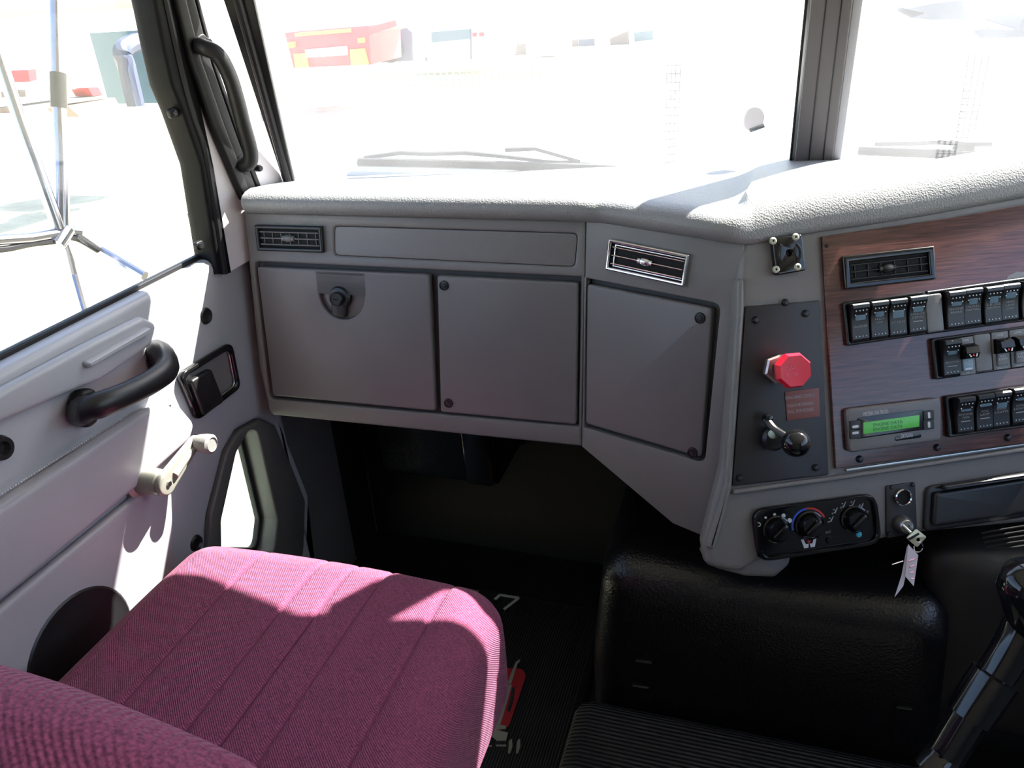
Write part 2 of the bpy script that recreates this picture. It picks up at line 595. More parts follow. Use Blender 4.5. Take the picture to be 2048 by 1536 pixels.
# windshield panes, their gaskets, the bar between them and the unseen header above
VH = 0.43
uL = W1.uv(583, 378)
for nm, F_, sgn in (('window_1', W1, -1), ('window_2', W2, 1)):
    bl, tl = W1.uv(590, 374), W1.uv(509, 0)
    sl = (tl[0] - bl[0]) / (tl[1] - bl[1])
    xb, xt = bl[0] + sl * (-0.03 - bl[1]), bl[0] + sl * (VH + 0.05 - bl[1])
    if sgn > 0: xb, xt = -xb, -xt
    q = [(xb, -0.03), (sgn * 0.01, -0.03), (sgn * 0.01, VH + 0.05), (xt, VH + 0.05)]
    w = thing(nm, 'left windshield pane, dusty and sunlit, with black gasket' if sgn < 0 else 'right windshield pane beyond the centre bar',
              None, F_.W(sgn * 0.4, 0), kind='structure')
    mk('pane', plate(q, F_, -0.004, 0.0), 'windshield', w)
    g0 = [W1.uv(574, 379), W1.uv(592, 373), W1.uv(510, 0), W1.uv(450, 0)]
    k1 = (g0[3][0] - g0[0][0]) / (g0[3][1] - g0[0][1]); k2 = (g0[2][0] - g0[1][0]) / (g0[2][1] - g0[1][1])
    lo, hi = -0.03, VH + 0.05
    gk = [(g0[0][0] + k1 * (lo - g0[0][1]), lo), (g0[1][0] + k2 * (lo - g0[1][1]), lo),
          (g0[2][0] + k2 * (hi - g0[2][1]), hi), (g0[3][0] + k1 * (hi - g0[3][1]), hi)]
    mid0 = [(a[0] * 0.5 + b[0] * 0.5, a[1]) for a, b in ((gk[0], gk[1]), (gk[3], gk[2]))]
    if sgn > 0:
        gk = [(-a, b) for a, b in gk]; mid0 = [(-a, b) for a, b in mid0]
    ga = mk('gasket', plate(gk, F_, -0.004, 0.006, 0.002), 'rubber', w)
    bead = tube([F_.W(mid0[0][0], mid0[0][1], 0.008), F_.W(mid0[1][0], mid0[1][1], 0.008)], 0.007)
    mk('gasket_bead', bead, 'rubber', ga)
bar = thing('trim_1', 'dark centre bar dividing the windshield', None, W0, kind='structure')
BR = Fr(W0 + V((0, -0.02, 0)), (1, 0, 0), (0, -0.32, 1))
def barq(a, b, w=0):
    pts = []
    for (x0, x1) in (a, b):     # pixel x at y=328 and y=0
        p, q = BR.uv(x0, 328, w), BR.uv(x1, 0, w)
        k = (q[0] - p[0]) / (q[1] - p[1])
        pts.append([(p[0] + k * (v - p[1]), v) for v in (-0.04, VH + 0.04)])
    return [pts[0][0], pts[1][0], pts[1][1], pts[0][1]]
mk('bar_body', plate(barq((1588, 1621), (1664, 1705)), BR, -0.02, 0.012, 0.003), 'bar', bar)
mk('left_bead', plate(barq((1578, 1610), (1583, 1616)), BR, -0.02, 0.004, 0.001), 'rubber', bar)
mk('left_strip', plate(barq((1583, 1616), (1588, 1621)), BR, -0.02, 0.001, 0.0), 'steel', bar)
mk('right_flange', plate(barq((1664, 1705), (1680, 1726)), BR, -0.02, 0.004, 0.002), 'door', bar)
for d in (0.35, 0.72):
    a = (1588 + (1664 - 1588) * d, 1621 + (1705 - 1621) * d)
    mk('groove', plate(barq(a, (a[0] + 3, a[1] + 3)), BR, 0.0118, 0.0128, 0.0004), 'black', bar)
hd = thing('trim_2', 'unseen header above the windshield, edge shaped to cut the sunlight', None, W0 + V((0, -0.1, 0.4)), kind='structure')
for F_, sgn in ((W1, -1), (W2, 1)):
    edge = [(0, .52), (.08, .51), (.2, .46), (.3, .415), (.4, .392), (.5, .368), (.6, .352), (.95, .335)] if sgn < 0 else [(0, .52), (.06, .50), (.12, .455), (.18, .405), (.28, .37), (.6, .36), (.95, .34)]  # out of view; lower edge shaped so its shadow bounds the sun patches
    mk('sun_cut_header', plate([(sgn * a, b) for a, b in edge] + [(sgn * 0.95, VH + 0.3), (0, VH + 0.3)], F_, -0.03, -0.006), 'headliner', hd)

mk('trim_4', plate([(-0.97, 1.135), (-0.80, 1.19), (0.065, 1.395), (1.1, 1.165), (1.1, 1.555), (-0.97, 1.555)], Matrix.Identity(4), 0.86, 0.918), 'black', kind='structure', label='hidden cowl shelf added under the windshield glass to block stray sun')  # added to stop sun leaking in below the glass and beside the dashboard
# pillar between the passenger door and the windshield
def ext(pts, w=0, fr=None):
    """pixel polyline on a plane, prolonged above the top of the frame"""
    fr = fr or P
    q = [V((*fr.uv(x, y, w), 0)) for x, y in pts]
    d = (q[0] - q[1]).normalized()
    return [tuple((q[0] + d * 0.28)[:2])] + [tuple(a[:2]) for a in q]
pil = thing('trim_3', 'light grey windshield pillar on the passenger side', None, P.p(470, 480), kind='structure')
L = ext([(318, 0), (352, 130), (378, 250), (398, 330), (436, 560)])
R_ = ext([(452, 0), (493, 130), (528, 250), (550, 310), (580, 400), (590, 470)])
mk('pillar_skin', plate(L + R_[::-1], P, -0.035, 0.0, 0.004), 'pillar', pil)
L = ext([(345, 0), (374, 120), (418, 250), (482, 400)], 0.008)
Mi = ext([(368, 0), (398, 120), (444, 250), (500, 395)], 0.008)
R_ = ext([(390, 0), (424, 130), (470, 262), (520, 396)], 0.008)
mk('door_seal', plate(L + Mi[::-1], P, 0.0, 0.016, 0.005), 'rubber', pil)
mk('door_seal_lip', plate(Mi + R_[::-1], P, 0.0, 0.009, 0.003), 'rubber', pil)
L = ext([(391, 0), (424, 128), (470, 260), (519, 392)], 0.004)
R_ = ext([(398, 0), (432, 128), (478, 258), (527, 388)], 0.004)
mk('trim_line', plate(L + R_[::-1], P, 0.0, 0.006, 0.002), 'rubber', pil)
gh = thing('grab_handle', 'black curved grab handle screwed to the windshield pillar', 'handle', P.p(440, 240))
hp = [P.p(398, 92, 0.0), P.p(406, 94, 0.03), P.p(436, 110, 0.045), P.p(458, 150, 0.048), P.p(474, 200, 0.048), P.p(487, 250, 0.046),
      P.p(500, 298, 0.04), P.p(500, 322, 0.034), P.p(488, 330, 0.02), P.p(478, 330, 0.0)]
sp = spline(hp, 6)
mk('grip', tube(sp, [0.0118] * len(sp), 14), 'rubber', gh)
for x, y in ((402, 92), (480, 328)):
    mk('mount_foot', plate(rnd(rect(0.022, 0.034), 0.009), P.Mp(x, y), 0.0, 0.01, 0.003), 'rubber', gh)
mk('screw_cap', lathe([(0, 0.012), (0.004, 0.012), (0.0055, 0.009), (0.0055, 0)], P.Mp(512, 336)), 'rubber', gh)
mk('screw_cap', lathe([(0, 0.014), (0.004, 0.014), (0.006, 0.010), (0.006, 0)], P.Mp(408, 84)), 'rubber', gh)

# ------------------------------------------------------------------ passenger door
door = thing('door_1', 'grey passenger door with stitched pads, pull handle and window crank', None, V((-0.93, 0.5, 0.1)), kind='structure')
SILL = 0.8755
peep = D.uvs([(497, 858), (513, 862), (553, 1040), (545, 1110), (441, 1110), (440, 1040), (470, 905)])
pout = D.uvs([(475, 862), (520, 838), (548, 850), (608, 1000), (604, 1130), (412, 1130), (418, 1030), (450, 905)])
outl = [(-0.62, 0.10), (1.12, 0.10), (1.12, SILL - 0.02), (1.09, SILL), (-0.62, SILL)]
mk('inner_panel', plate(outl, D, -0.05, 0.0, 0.014, holes=[rnd(pout, 0.02)]), 'door', door)
pb = mk('peep_window_bezel', plate(rnd(pout, 0.03), D, -0.05, 0.004, 0.004, holes=[rnd(peep, 0.02)]), 'bezel', door)
mk('peep_pane', plate(rnd([(a * 1.0, b) for a, b in inset(peep, -0.004)], 0.02), D, -0.046, -0.042), 'peep_glass', pb)
rim = inset(peep, 0.001)
mk('peep_gasket', plate(rnd(rim, 0.02), D, -0.044, -0.03, 0.003, holes=[rnd(inset(peep, 0.009), 0.016)]), 'rubber', pb)
mk('sill_seal', plate([(-0.62, SILL - 0.004), (1.055, SILL - 0.004), (1.055, SILL + 0.007), (-0.62, SILL + 0.007)], D, -0.034, -0.022, 0.003), 'rubber', door)
# window run channel
DF = Fr((-0.865, 0, 0), (0, 1, 0), (0, 0, 1))
L = ext([(282, 0), (302, 100), (318, 170), (340, 222), (378, 330), (412, 548)], 0, DF)
R_ = ext([(326, 0), (360, 130), (386, 250), (404, 330), (441, 545)], 0, DF)
Mi = [((a[0] * 0.55 + b[0] * 0.45), (a[1] * 0.55 + b[1] * 0.45)) for a, b in zip(L, [R_[0], R_[1], (R_[1][0] * .3 + R_[2][0] * .7, R_[1][1] * .3 + R_[2][1] * .7), (R_[2][0] * .6 + R_[3][0] * .4, R_[2][1] * .6 + R_[3][1] * .4), (R_[3][0] * .75 + R_[4][0] * .25, R_[3][1] * .75 + R_[4][1] * .25), R_[4], R_[5]])]
mk('window_channel', plate(L + R_[::-1], DF, -0.02, 0.024, 0.006), 'channel', door)
chb = spline([DF.W(a, b, 0.023) for a, b in Mi], 4)
mk('channel_bead', tube(chb, 0.006, 8), 'rubber', door)
for x, y in ((341, 226), (393, 491)):
    bmt = plate(rnd(rect(0.018, 0.014), 0.005), D.Mp(x, y, -0.01), 0, 0.008, 0.002)
    lathe([(0, 0.012), (0.004, 0.012), (0.004, 0.006)], D.Mp(x - 2, y, -0.01), 12, bmt)
    mk('channel_clip', bmt, 'rubber', door)
gp = [(-0.62, SILL - 0.01)] + [(a, b) for a, b in ([L[-1]] + L[::-1][1:])] 
gtop = 1.50
glass = [(-0.62, SILL - 0.01), (L[-1][0] + 0.01, SILL - 0.01)] + [(a + 0.008, b) for a, b in L[::-1][1:]] + [(-0.62, L[0][1])]
mk('window_pane', plate(glass, DF, -0.012, -0.008), 'side_glass', door)
mk('rear_frame', plate([(-0.62, SILL), (-0.55, SILL), (-0.55, 1.5), (-0.62, 1.5)], D, -0.05, -0.01, 0.006), 'door', door)
# upper moulded shelf with its raised rib
def dq(pts, w=0): return D.uvs(pts, w)
sh = dq([(-60, 800), (150, 690), (268, 632), (300, 646), (288, 690), (180, 760), (-60, 862)])
mk('moulded_shelf', plate(rnd(sh, 0.012), D, -0.002, 0.016, 0.010, res=3), 'door', door)
rb = dq([(142, 722), (272, 652), (282, 660), (150, 736)])
mk('shelf_rib', plate(rnd(rb, 0.008), D, 0.008, 0.026, 0.007, res=3), 'door', door)
# stitched pads
p1 = dq([(-60, 1028), (258, 824), (330, 797), (372, 846), (360, 880), (255, 972), (-60, 1232)])
pad1 = mk('stitched_pad', plate(rnd(p1, [0, 0.0, 0.02, 0.03, 0.02, 0, 0]), D, -0.002, 0.022, 0.016, res=4), 'door_pad', door)
p2 = dq([(-60, 1248), (256, 992), (330, 940), (338, 1150), (200, 1400), (-60, 1600)])
pad2 = mk('lower_pad', plate(rnd(p2, 0.02), D, -0.002, 0.014, 0.011, res=4), 'door_pad', door)
def stitches(a, b, w, parent, n):
    bm = bmesh.new()
    A_, B_ = D.p(*a, w), D.p(*b, w)
    for k in range(n):
        t0, t1 = k / n, (k + 0.62) / n
        tube([A_.lerp(B_, t0), A_.lerp(B_, t1)], 0.0011, 5, bm)
    mk('stitching', bm, 'door', parent, kind='stuff')
stitches((-20, 1003), (262, 826), 0.021, pad1, 60)
stitches((-20, 1196), (252, 976), 0.021, pad1, 60)
stitches((340, 808), (372, 852), 0.021, pad1, 8)
# pull handle
hb = thing_parent = door
hpts = [D.p(160, 822, 0.012), D.p(176, 818, 0.04), D.p(205, 808, 0.055), D.p(255, 788, 0.062), D.p(305, 762, 0.064), D.p(334, 738, 0.058),
        D.p(330, 716, 0.036), D.p(314, 706, 0.006)]
sp = spline(hpts, 7)
n_ = len(sp)
mk('pull_handle', tube(sp, [0.021 - 0.004 * math.sin(math.pi * min(1, i / n_ * 1.1)) for i in range(n_)], 14, flat=0.8, ref=(1, 0, 0)), 'black', door, label='black pull handle')
ph = dq([(126, 812), (142, 780), (172, 772), (178, 840), (152, 858)])
mk('handle_foot', plate(rnd(ph, 0.012), D, 0.0, 0.020, 0.006), 'rubber', door)
ph = dq([(288, 716), (300, 694), (330, 700), (330, 740), (296, 756)])
mk('handle_foot', plate(rnd(ph, 0.012), D, 0.0, 0.016, 0.006), 'rubber', door)
# release bezel
bz = dq([(346, 748), (455, 682), (473, 775), (385, 842)])
bzo = rnd(bz, 0.016)
bzi = rnd(inset(bz, 0.010), 0.012)
bezel = mk('release_bezel', plate(bzo, D, 0.0, 0.012, 0.005, holes=[bzi], res=3), 'black_gloss', door, label='glossy black bezel of the door release')
mk('bezel_chrome', plate(rnd(inset(bz, 0.008), 0.012), D, 0.004, 0.0075, 0.001, holes=[rnd(inset(bz, 0.0112), 0.011)]), 'chrome', bezel)
mk('bezel_cup', plate(rnd(inset(bz, 0.010), 0.012), D, -0.002, 0.003, 0.001), 'dash', bezel)
pd = dq([(366, 760), (408, 736), (434, 802), (392, 830)])
mk('release_paddle', plate(rnd(pd, 0.006), D, 0.003, 0.016, 0.004), 'black', bezel)
# window crank
CW = 0.050
he, ke = D.uv(328, 966, CW), D.uv(386, 884, CW)
hubm = D.M(he[0], he[1], 0)
ck = mk('crank_hub', lathe([(0.028, 0), (0.028, 0.010), (0.021, 0.014), (0.019, 0.044), (0.017, 0.048), (0, 0.049)], hubm, 32), 'crank', door, label='grey metal window crank')
ang = math.atan2(ke[1] - he[1], ke[0] - he[0])
oc = [(he[0] + 0.0185 * math.cos(t), he[1] + 0.0185 * math.sin(t)) for t in [ang + math.radians(70 + 220 * k / 16) for k in range(17)]]
kc = [(ke[0] + 0.0105 * math.cos(t), ke[1] + 0.0105 * math.sin(t)) for t in [ang + math.radians(-85 + 170 * k / 10) for k in range(11)]]
mk('crank_arm', plate(oc + kc, D, CW - 0.003, CW + 0.008, 0.004, res=3), 'crank', ck)
mid = [(he[0] + (ke[0] - he[0]) * q, he[1] + (ke[1] - he[1]) * q) for q in (0.2, 0.9)]
mk('arm_rib', tube([D.W(a, b, CW + 0.008) for a, b in mid], [0.006, 0.004], 10), 'crank', ck)
mk('crank_knob', lathe([(0.0, 0), (0.011, 0), (0.013, 0.006), (0.0150, 0.018), (0.0150, 0.026), (0.011, 0.029), (0.010, 0.0275), (0, 0.0275)], D.M(ke[0], ke[1], CW + 0.006), 24), 'crank_knob', ck)
mk('hub_screw', lathe([(0, 0.003), (0.004, 0.0025), (0.0045, 0)], D.M(he[0], he[1], CW + 0.008), 12), 'steel', ck)
mk('screw_cup', lathe([(0.0, 0.002), (0.006, 0.002), (0.009, 0.008), (0.014, 0.008), (0.016, 0)], D.Mp(-2, 896), 20), 'rubber', door)
mk('screw_recess', lathe([(0.0, 0.001), (0.008, 0.001), (0.012, 0.004), (0.014, 0)], D.Mp(392, 1086), 20), 'black', door)
mk('lock_recess', lathe([(0.0, 0.001), (0.008, 0.001), (0.012, 0.003), (0.014, 0)], D.Mp(412, 632), 20), 'black', door)
spk = mk('door_speaker', lathe([(0, 0.022), (0.05, 0.020), (0.075, 0.014), (0.085, 0.016), (0.094, 0.010), (0.096, 0)], D.Mp(150, 1300), 40), 'black', door, label='round black speaker low on the door')

# ================================================================== DASHBOARD
dash = thing('dashboard', 'grey moulded dashboard with glove box running under the windshield', 'dashboard', V((-0.3, 1.15, 0.55)))
rec = A.uvs([(508, 523), (1161, 554), (1157, 853), (539, 798)])
ins = A.uvs([(668, 452), (1155, 467), (1149, 534), (668, 511)])
fa = A.uvs([(487, 424), (1172, 440), (1163, 893), (540, 830), (518, 735)])
mk('passenger_fascia', plate(rnd(fa, [0.008, 0, 0, 0.012, 0.03]), A, -0.03, 0.0, 0.004, holes=[rnd(rec, [0.008, 0.001, 0.001, 0.008]), rnd(ins, 0.008)]), 'dash', dash)
mk('fascia_backing', plate(inset(fa, 0.004), A, -0.05, -0.012), 'dark_gap', dash)
mk('inset_strip', plate(rnd(inset(ins, 0.0006), 0.008), A, -0.02, -0.0022, 0.001), 'dash', dash)
gd = A.uvs([(516, 533), (859, 548), (873, 821), (548, 790)])
scoop = [A.uv(635, 541), A.uv(730, 545)]
su, sv = (scoop[0][0] + scoop[1][0]) / 2, (scoop[0][1] + scoop[1][1]) / 2
sr = (scoop[1][0] - scoop[0][0]) / 2
topv = sv - 0.0004
scp = [(su - sr, topv + 0.0)] + [(su - sr * math.cos(t) * (1.0), topv - sr * 0.85 - sr * 1.0 * math.sin(t)) for t in [math.pi * k / 14 for k in range(15)]] + [(su + sr, topv)]
gl = mk('glove_box_door', plate(rnd(gd, 0.005), A, -0.012, 0.004, 0.003, holes=[inset(scp, 0.002)[::1]], res=3), 'dash_panel', dash, label='glove box door with black lock')
mk('latch_scoop', plate(scp, A, -0.012, -0.004, 0.001), 'dash_panel', gl)
lm = A.Mp(684, 594, -0.004)
lk = mk('lock', lathe([(0.019, 0), (0.0195, 0.008), (0.017, 0.012), (0.0115, 0.013), (0.0115, 0.021), (0.010, 0.023), (0.0085, 0.023), (0.0085, 0.0218), (0, 0.0218)], lm, 32), 'black', gl)
mk('latch_tab', plate(rnd(rect(0.027, 0.03, -0.001, -0.017), 0.007), lm, 0.002, 0.014, 0.004), 'black', gl)
mk('keyhole', plate(rect(0.0085, 0.0022), lm, 0.0215, 0.0222), 'cavity', gl)
# cover panels
def screw(parent, m, r=0.0062, cup=True):
    o = lathe([(0, 0.0026), (r * 0.55, 0.0024), (r * 0.62, 0.001)] + ([(r, 0.0008), (r * 1.06, 0.0024), (r * 1.2, 0.002), (r * 1.3, 0)] if cup else [(r, 0)]), m, 18)
    return mk('screw', o, 'dark_steel', parent)
c1 = A.uvs([(876, 550), (1157, 565), (1153, 848), (883, 823)])
cp1 = mk('cover_panel', plate(rnd(c1, 0.005), A, -0.012, 0.004, 0.003, res=3), 'dash_panel', dash)
screw(cp1, A.Mp(888, 571, 0.004)); screw(cp1, A.Mp(897, 806, 0.004))
recB = B.uvs([(1171, 556), (1441, 608), (1409, 927), (1168, 855)])
fb = B.uvs([(1172, 440), (1488, 488), (1478, 620), (1448, 930), (1412, 1075), (1345, 1047), (1163, 893)])
mk('angled_fascia', plate(fb, B, -0.03, 0.0, 0.002, holes=[rnd(recB, [0.001, 0.012, 0.012, 0.001])]), 'dash', dash)
mk('angled_backing', plate(inset(fb, 0.004), B, -0.05, -0.014), 'dark_gap', dash)
c2 = B.uvs([(1173, 568), (1424, 617), (1402, 916), (1170, 848)])
cp2 = mk('cover_panel', plate(rnd(c2, 0.006), B, -0.014, -0.001, 0.003, res=3), 'dash_panel', dash)
screw(cp2, B.Mp(1400, 636, -0.001)); screw(cp2, B.Mp(1385, 905, -0.001))
fc = C.uvs([(1484, 478), (1640, 455), (2250, 352), (2250, 1028), (1850, 1066), (1530, 1118), (1478, 1146), (1416, 1134), (1408, 1085), (1448, 930), (1474, 620)])
mk('console_fascia', plate(rnd(fc, [0, 0, 0, 0, 0.0, 0.0, 0.02, 0.012, 0.02, 0.03, 0.03]), C, -0.03, 0.0, 0.010, res=4), 'dash', dash)
_cl = [C.p(x, y, -0.012) for x, y in ((1492, 500), (1480, 620), (1455, 930), (1417, 1080), (1424, 1128), (1480, 1140), (1530, 1112), (1850, 1060), (2250, 1022))]
mk('console_side', loft([_cl, [p + V((0, 0.13, 0)) for p in _cl]]), 'dash', dash)
rl = C.uvs([(1471, 560), (1484, 556), (1485, 616), (1460, 974), (1426, 1098), (1409, 1092), (1447, 965), (1470, 622)])
mk('console_rim', plate(rnd(rl, 0.004), C, -0.02, 0.009, 0.005, res=3), 'dash', dash)
ln = C.uvs([(1463, 978), (1655, 952), (2250, 862), (2250, 872), (1655, 962), (1463, 988)])
mk('console_ledge', plate(rnd(ln, 0.002), C, -0.004, 0.008, 0.004, res=3), 'dash', dash)
sk = C.uvs([(1430, 1128), (1510, 1112), (1596, 1100), (1590, 1138), (1560, 1164), (1500, 1162), (1440, 1146)])
mk('lower_duct', plate(rnd(sk, 0.012), C, -0.09, -0.012, 0.012, res=3), 'dash', dash)
# padded top: nose swept along the fascia, top running back to the glass
line = [(A.p(502, 426), A), (A.p(800, 433), A), (A.p(1120, 441), A), (A.p(1172, 444), B), (A.p(1225, 448), B), (B.p(1380, 472), B), (B.p(1450, 484), B), (C.p(1500, 486), C), (C.p(1560, 474), C),
        (C.p(1640, 460), C), (C.p(1850, 428), C), (C.p(2250, 352), C)]
path = spline([p for p, _ in line], 5)
secs = []
nP = len(path)
zt = {}
for i, p in enumerate(path):
    t = (path[min(i + 1, nP - 1)] - path[max(i - 1, 0)]); t.z = 0; t.normalize()
    out = V((t.y, -t.x, 0))
    k = min(1.0, max(0.0, (i / (nP - 1) - 0.53) / 0.13)); k = k * k * (3 - 2 * k)
    s = 1.0 + 0.75 * k
    prof = [(-0.012, -0.004), (0.008, -0.004), (0.014, 0.000), (0.019, 0.006), (0.021, 0.013), (0.019, 0.020), (0.013, 0.026), (0.003, 0.030), (-0.012, 0.032)]
    prof2 = [(-0.012, -0.002), (0.001, -0.002), (0.004, 0.001), (0.004, 0.008), (0.001, 0.018), (-0.006, 0.029), (-0.016, 0.040), (-0.032, 0.049), (-0.052, 0.054)]
    sec = [p + out * (a + (a2 - a) * k) + V((0, 0, (b + 0.006) * (1 - k) + b2 * k)) for (a, b), (a2, b2) in zip(prof, prof2)]
    x = p.x
    by = 1.41 - abs(x - 0.065) * 0.2254
    top = sec[-1]
    bk = V((x, by + 0.05, 0.957))
    for q in (0.12, 0.3, 0.55, 0.8, 0.93, 1.0):
        z = top.z + (0.952 - top.z) * q
        if q == 1.0: z -= 0.03
        sec.append(V((top.x + (bk.x - top.x) * q, top.y + (bk.y - top.y) * q, z)))
    sec.append(V((bk.x, bk.y, 0.90)))
    sec.append(V((p.x, p.y, 0.90)) - out * 0.02)
    secs.append(sec)
mk('top_pad', loft(secs, cyc=True, caps=True), 'pad', dash, smooth=60)

# ------------------------------------------------------------------ air vents
def vent(label, fr, q, frame_mat, slat_mat, n_h, n_v, depth=0.02, rimw=0.006, wheel=True, off=0.0):
    uv = fr.uvs(q)
    cx = sum(a for a, b in uv) / 4; cy = sum(b for a, b in uv) / 4
    w = ((uv[1][0] - uv[0][0]) + (uv[2][0] - uv[3][0])) / 2
    h = ((uv[0][1] - uv[3][1]) + (uv[1][1] - uv[2][1])) / 2
    rot = math.atan2((uv[1][1] - uv[0][1]) + (uv[2][1] - uv[3][1]), (uv[1][0] - uv[0][0]) + (uv[2][0] - uv[3][0]))
    m = fr.M(cx, cy, off, rot)
    t = thing('air_vent', label, 'air vent', m, 'dashboard air vents')
    mk('frame', plate(rnd(rect(w, h), 0.002), m, 0.0, 0.008, 0.0025, holes=[rect(w - 2 * rimw, h - 2 * rimw)], res=2), frame_mat, t)
    if frame_mat == 'chrome':
        mk('inner_frame', plate(rect(w - 2 * rimw - 0.004, h - 2 * rimw - 0.003, 0.003, 0), m, 0.0, 0.0045, 0.001, holes=[rect(w - 2 * rimw - 0.008, h - 2 * rimw - 0.007, 0.003, 0)]), 'chrome', t)
    iw, ih = w - 2 * rimw, h - 2 * rimw
    mk('cavity', plate(rect(w - 0.004, h - 0.004), m, 0.0002, 0.0012), 'cavity', t)
    for k in range(n_v):
        x = -iw / 2 + iw * (k + 0.5) / n_v
        mk('vane', box(sub(m, x, 0, 0.002), 0.0009, ih * 0.72, 0.0018), slat_mat, t)
    for k in range(n_h):
        y = -ih / 2 + ih * (k + 0.5) / n_h
        mk('slat', box(sub(m, 0, y, 0.004) @ Matrix.Rotation(0.25, 4, 'X'), iw * 0.97, 0.0018, 0.0032, 0.0005, 1), slat_mat, t)
    if wheel:
        mm = sub(m, -iw * 0.02, 0, 0.003) @ Matrix.Rotation(math.pi / 2, 4, 'Y')
        mk('thumb_wheel', lathe([(0, -0.011), (0.0042, -0.011), (0.0042, -0.007), (0.0056, -0.005), (0.006, 0), (0.0056, 0.005), (0.0042, 0.007), (0.0042, 0.011), (0, 0.011)], mm, 20), slat_mat, t)
    return t
vent('black rectangular air vent above the glove box beside the door', A, [(518, 449), (651, 452), (647, 505), (514, 500)], 'black', 'dash', 3, 7)
vent('chrome framed air vent on the angled part of the dashboard', B, [(1226, 476), (1387, 509), (1368, 572), (1209, 538)], 'chrome', 'chrome', 3, 0, rimw=0.005)
vent('black air vent set into the wood grain panel', C, [(1675, 514), (1858, 493), (1861, 560), (1682, 580)], 'black_gloss', 'black', 3, 6, rimw=0.008, off=0.006)

# ------------------------------------------------------------------ bracket plate above the brake panel
bq = C.uvs([(1538, 478), (1597, 470), (1605, 542), (1546, 552)])
bt = thing('mounting_plate', 'black square mounting plate with four screws above the red knob', 'mounting plate', C.Mp(1571, 510))
hole = C.uv(1571, 508)
mk('plate', plate(rnd(bq, 0.004), C, 0.0, 0.012, 0.002, holes=[circ(0.004, 12, *hole)]), 'black_gloss', bt)
for a0 in (-0.9, 2.25):
    seg = [(hole[0] + r * math.cos(t), hole[1] + r * math.sin(t)) for r, ts in ((0.0165, 1), (0.013, -1)) for t in [a0 + (1.75 * k / 10 if ts > 0 else 1.75 * (10 - k) / 10) for k in range(11)]]
    mk('arc_slot', plate(seg, C, 0.0118, 0.0128, 0.0003), 'cavity', bt)
for x, y in ((1546, 482), (1591, 474), (1552, 539), (1595, 534)):
    mk('screw', lathe([(0.0012, 0.0008), (0.0016, 0.002), (0.003, 0.002), (0.0046, 0.001), (0.0048, 0)], C.Mp(x, y, 0.012), 16), 'screw_pale', bt)

# ------------------------------------------------------------------ brake panel
bp = C.uvs([(1489, 613), (1637, 601), (1655, 949), (1463, 972)])
bpan = thing('parking_brake_console', 'black painted plate carrying the red brake knob and hand lever', 'control panel', C.Mp(1565, 800))
mk('plate', plate(rnd(bp, 0.003), C, 0.0, 0.004, 0.001), 'black_plate', bpan)
for x, y in ((1511, 640), (1611, 627), (1479, 956), (1631, 935), (1570, 605)):
    mk('screw', lathe([(0, 0.0045), (0.0028, 0.004), (0.0048, 0.0015), (0.005, 0)], C.Mp(x, y, 0.004), 16), 'dark_steel', bpan)
km = C.Mp(1552, 737, 0.004)
kn = mk('brake_knob', lathe([(0, 0.0), (0.014, 0.0), (0.0226, 0.004), (0.0236, 0.012), (0.0205, 0.0195), (0.016, 0.0192), (0, 0.0186)], C.Mp(1579, 740, 0.032), sides=8, phase=0.5), 'red', bpan, smooth=18, label='red octagonal brake knob')
mk('nut', lathe([(0.018, 0), (0.0195, 0.002), (0.0195, 0.010), (0.017, 0.012), (0.010, 0.012)], km, sides=6, phase=0.25), 'nut', kn, smooth=20)
mk('stem', lathe([(0.010, 0.0), (0.010, 0.034), (0, 0.034)], km, 20), 'black', kn)
tm = C.Mp(1579, 740, 0.032 + 0.0195)
mk('lettering', text_bm('PULL', sub(tm, 0.002, 0.003), w=0.012), 'worn', kn)
mk('lettering', text_bm('PUSH', sub(tm, 0.003, -0.006), w=0.014), 'worn', kn)
pm = C.uvs([(1567, 783), (1634, 775), (1637, 832), (1571, 841)])
pl = mk('placard', plate(pm, C, 0.004, 0.0055, 0.0004), 'placard', bpan, label='brown engraved placard')
rt = math.atan2(pm[1][1] - pm[0][1], pm[1][0] - pm[0][0])
for s, x, y, w in (('SPRING BRAKE CONTROL', 1600, 793, 0.040), ('PUSH FOR PARKING', 1601, 809, 0.034), ('PULL FOR RELEASE', 1602, 821, 0.034)):
    mk('lettering', text_bm(s, C.Mp(x, y, 0.0055, rt), w=w, h=0.0042), 'print_grey', pl)
bR = 0.0178
lv = mk('hand_lever', lathe([(0.016, 0), (0.016, 0.012), (0.012, 0.016), (0, 0.016)], C.Mp(1542, 875, 0.004), 24), 'black', bpan, label='black hand lever with shiny ball')
mk('lever_arm', tube(spline([C.p(1532, 838, 0.018), C.p(1548, 858, 0.03), C.p(1570, 872, 0.045), C.p(1585, 880, 0.052)], 4), 0.005, 10), 'black', lv)
mk('lever_tip', lathe([(0, 0.012), (0.005, 0.010), (0.0065, 0.004), (0.006, 0)], C.Mp(1533, 836, 0.014), 16), 'black_gloss', lv)
mk('small_ball', lathe([(0, 0.006)] + [(0.0062 * math.cos(t), 0.0062 * math.sin(t)) for t in [math.pi / 2 - math.pi * k / 8 for k in range(1, 8)]] + [(0, -0.0062)], C.Mp(1546, 868, 0.03), 16), 'ledge', lv)
mk('ball', lathe([(0, bR)] + [(bR * math.sin(math.pi * k / 14), bR * math.cos(math.pi * k / 14)) for k in range(1, 14)] + [(0, -bR)], C.Mp(1592, 886, 0.055), 28), 'knob_black', lv, smooth=60)

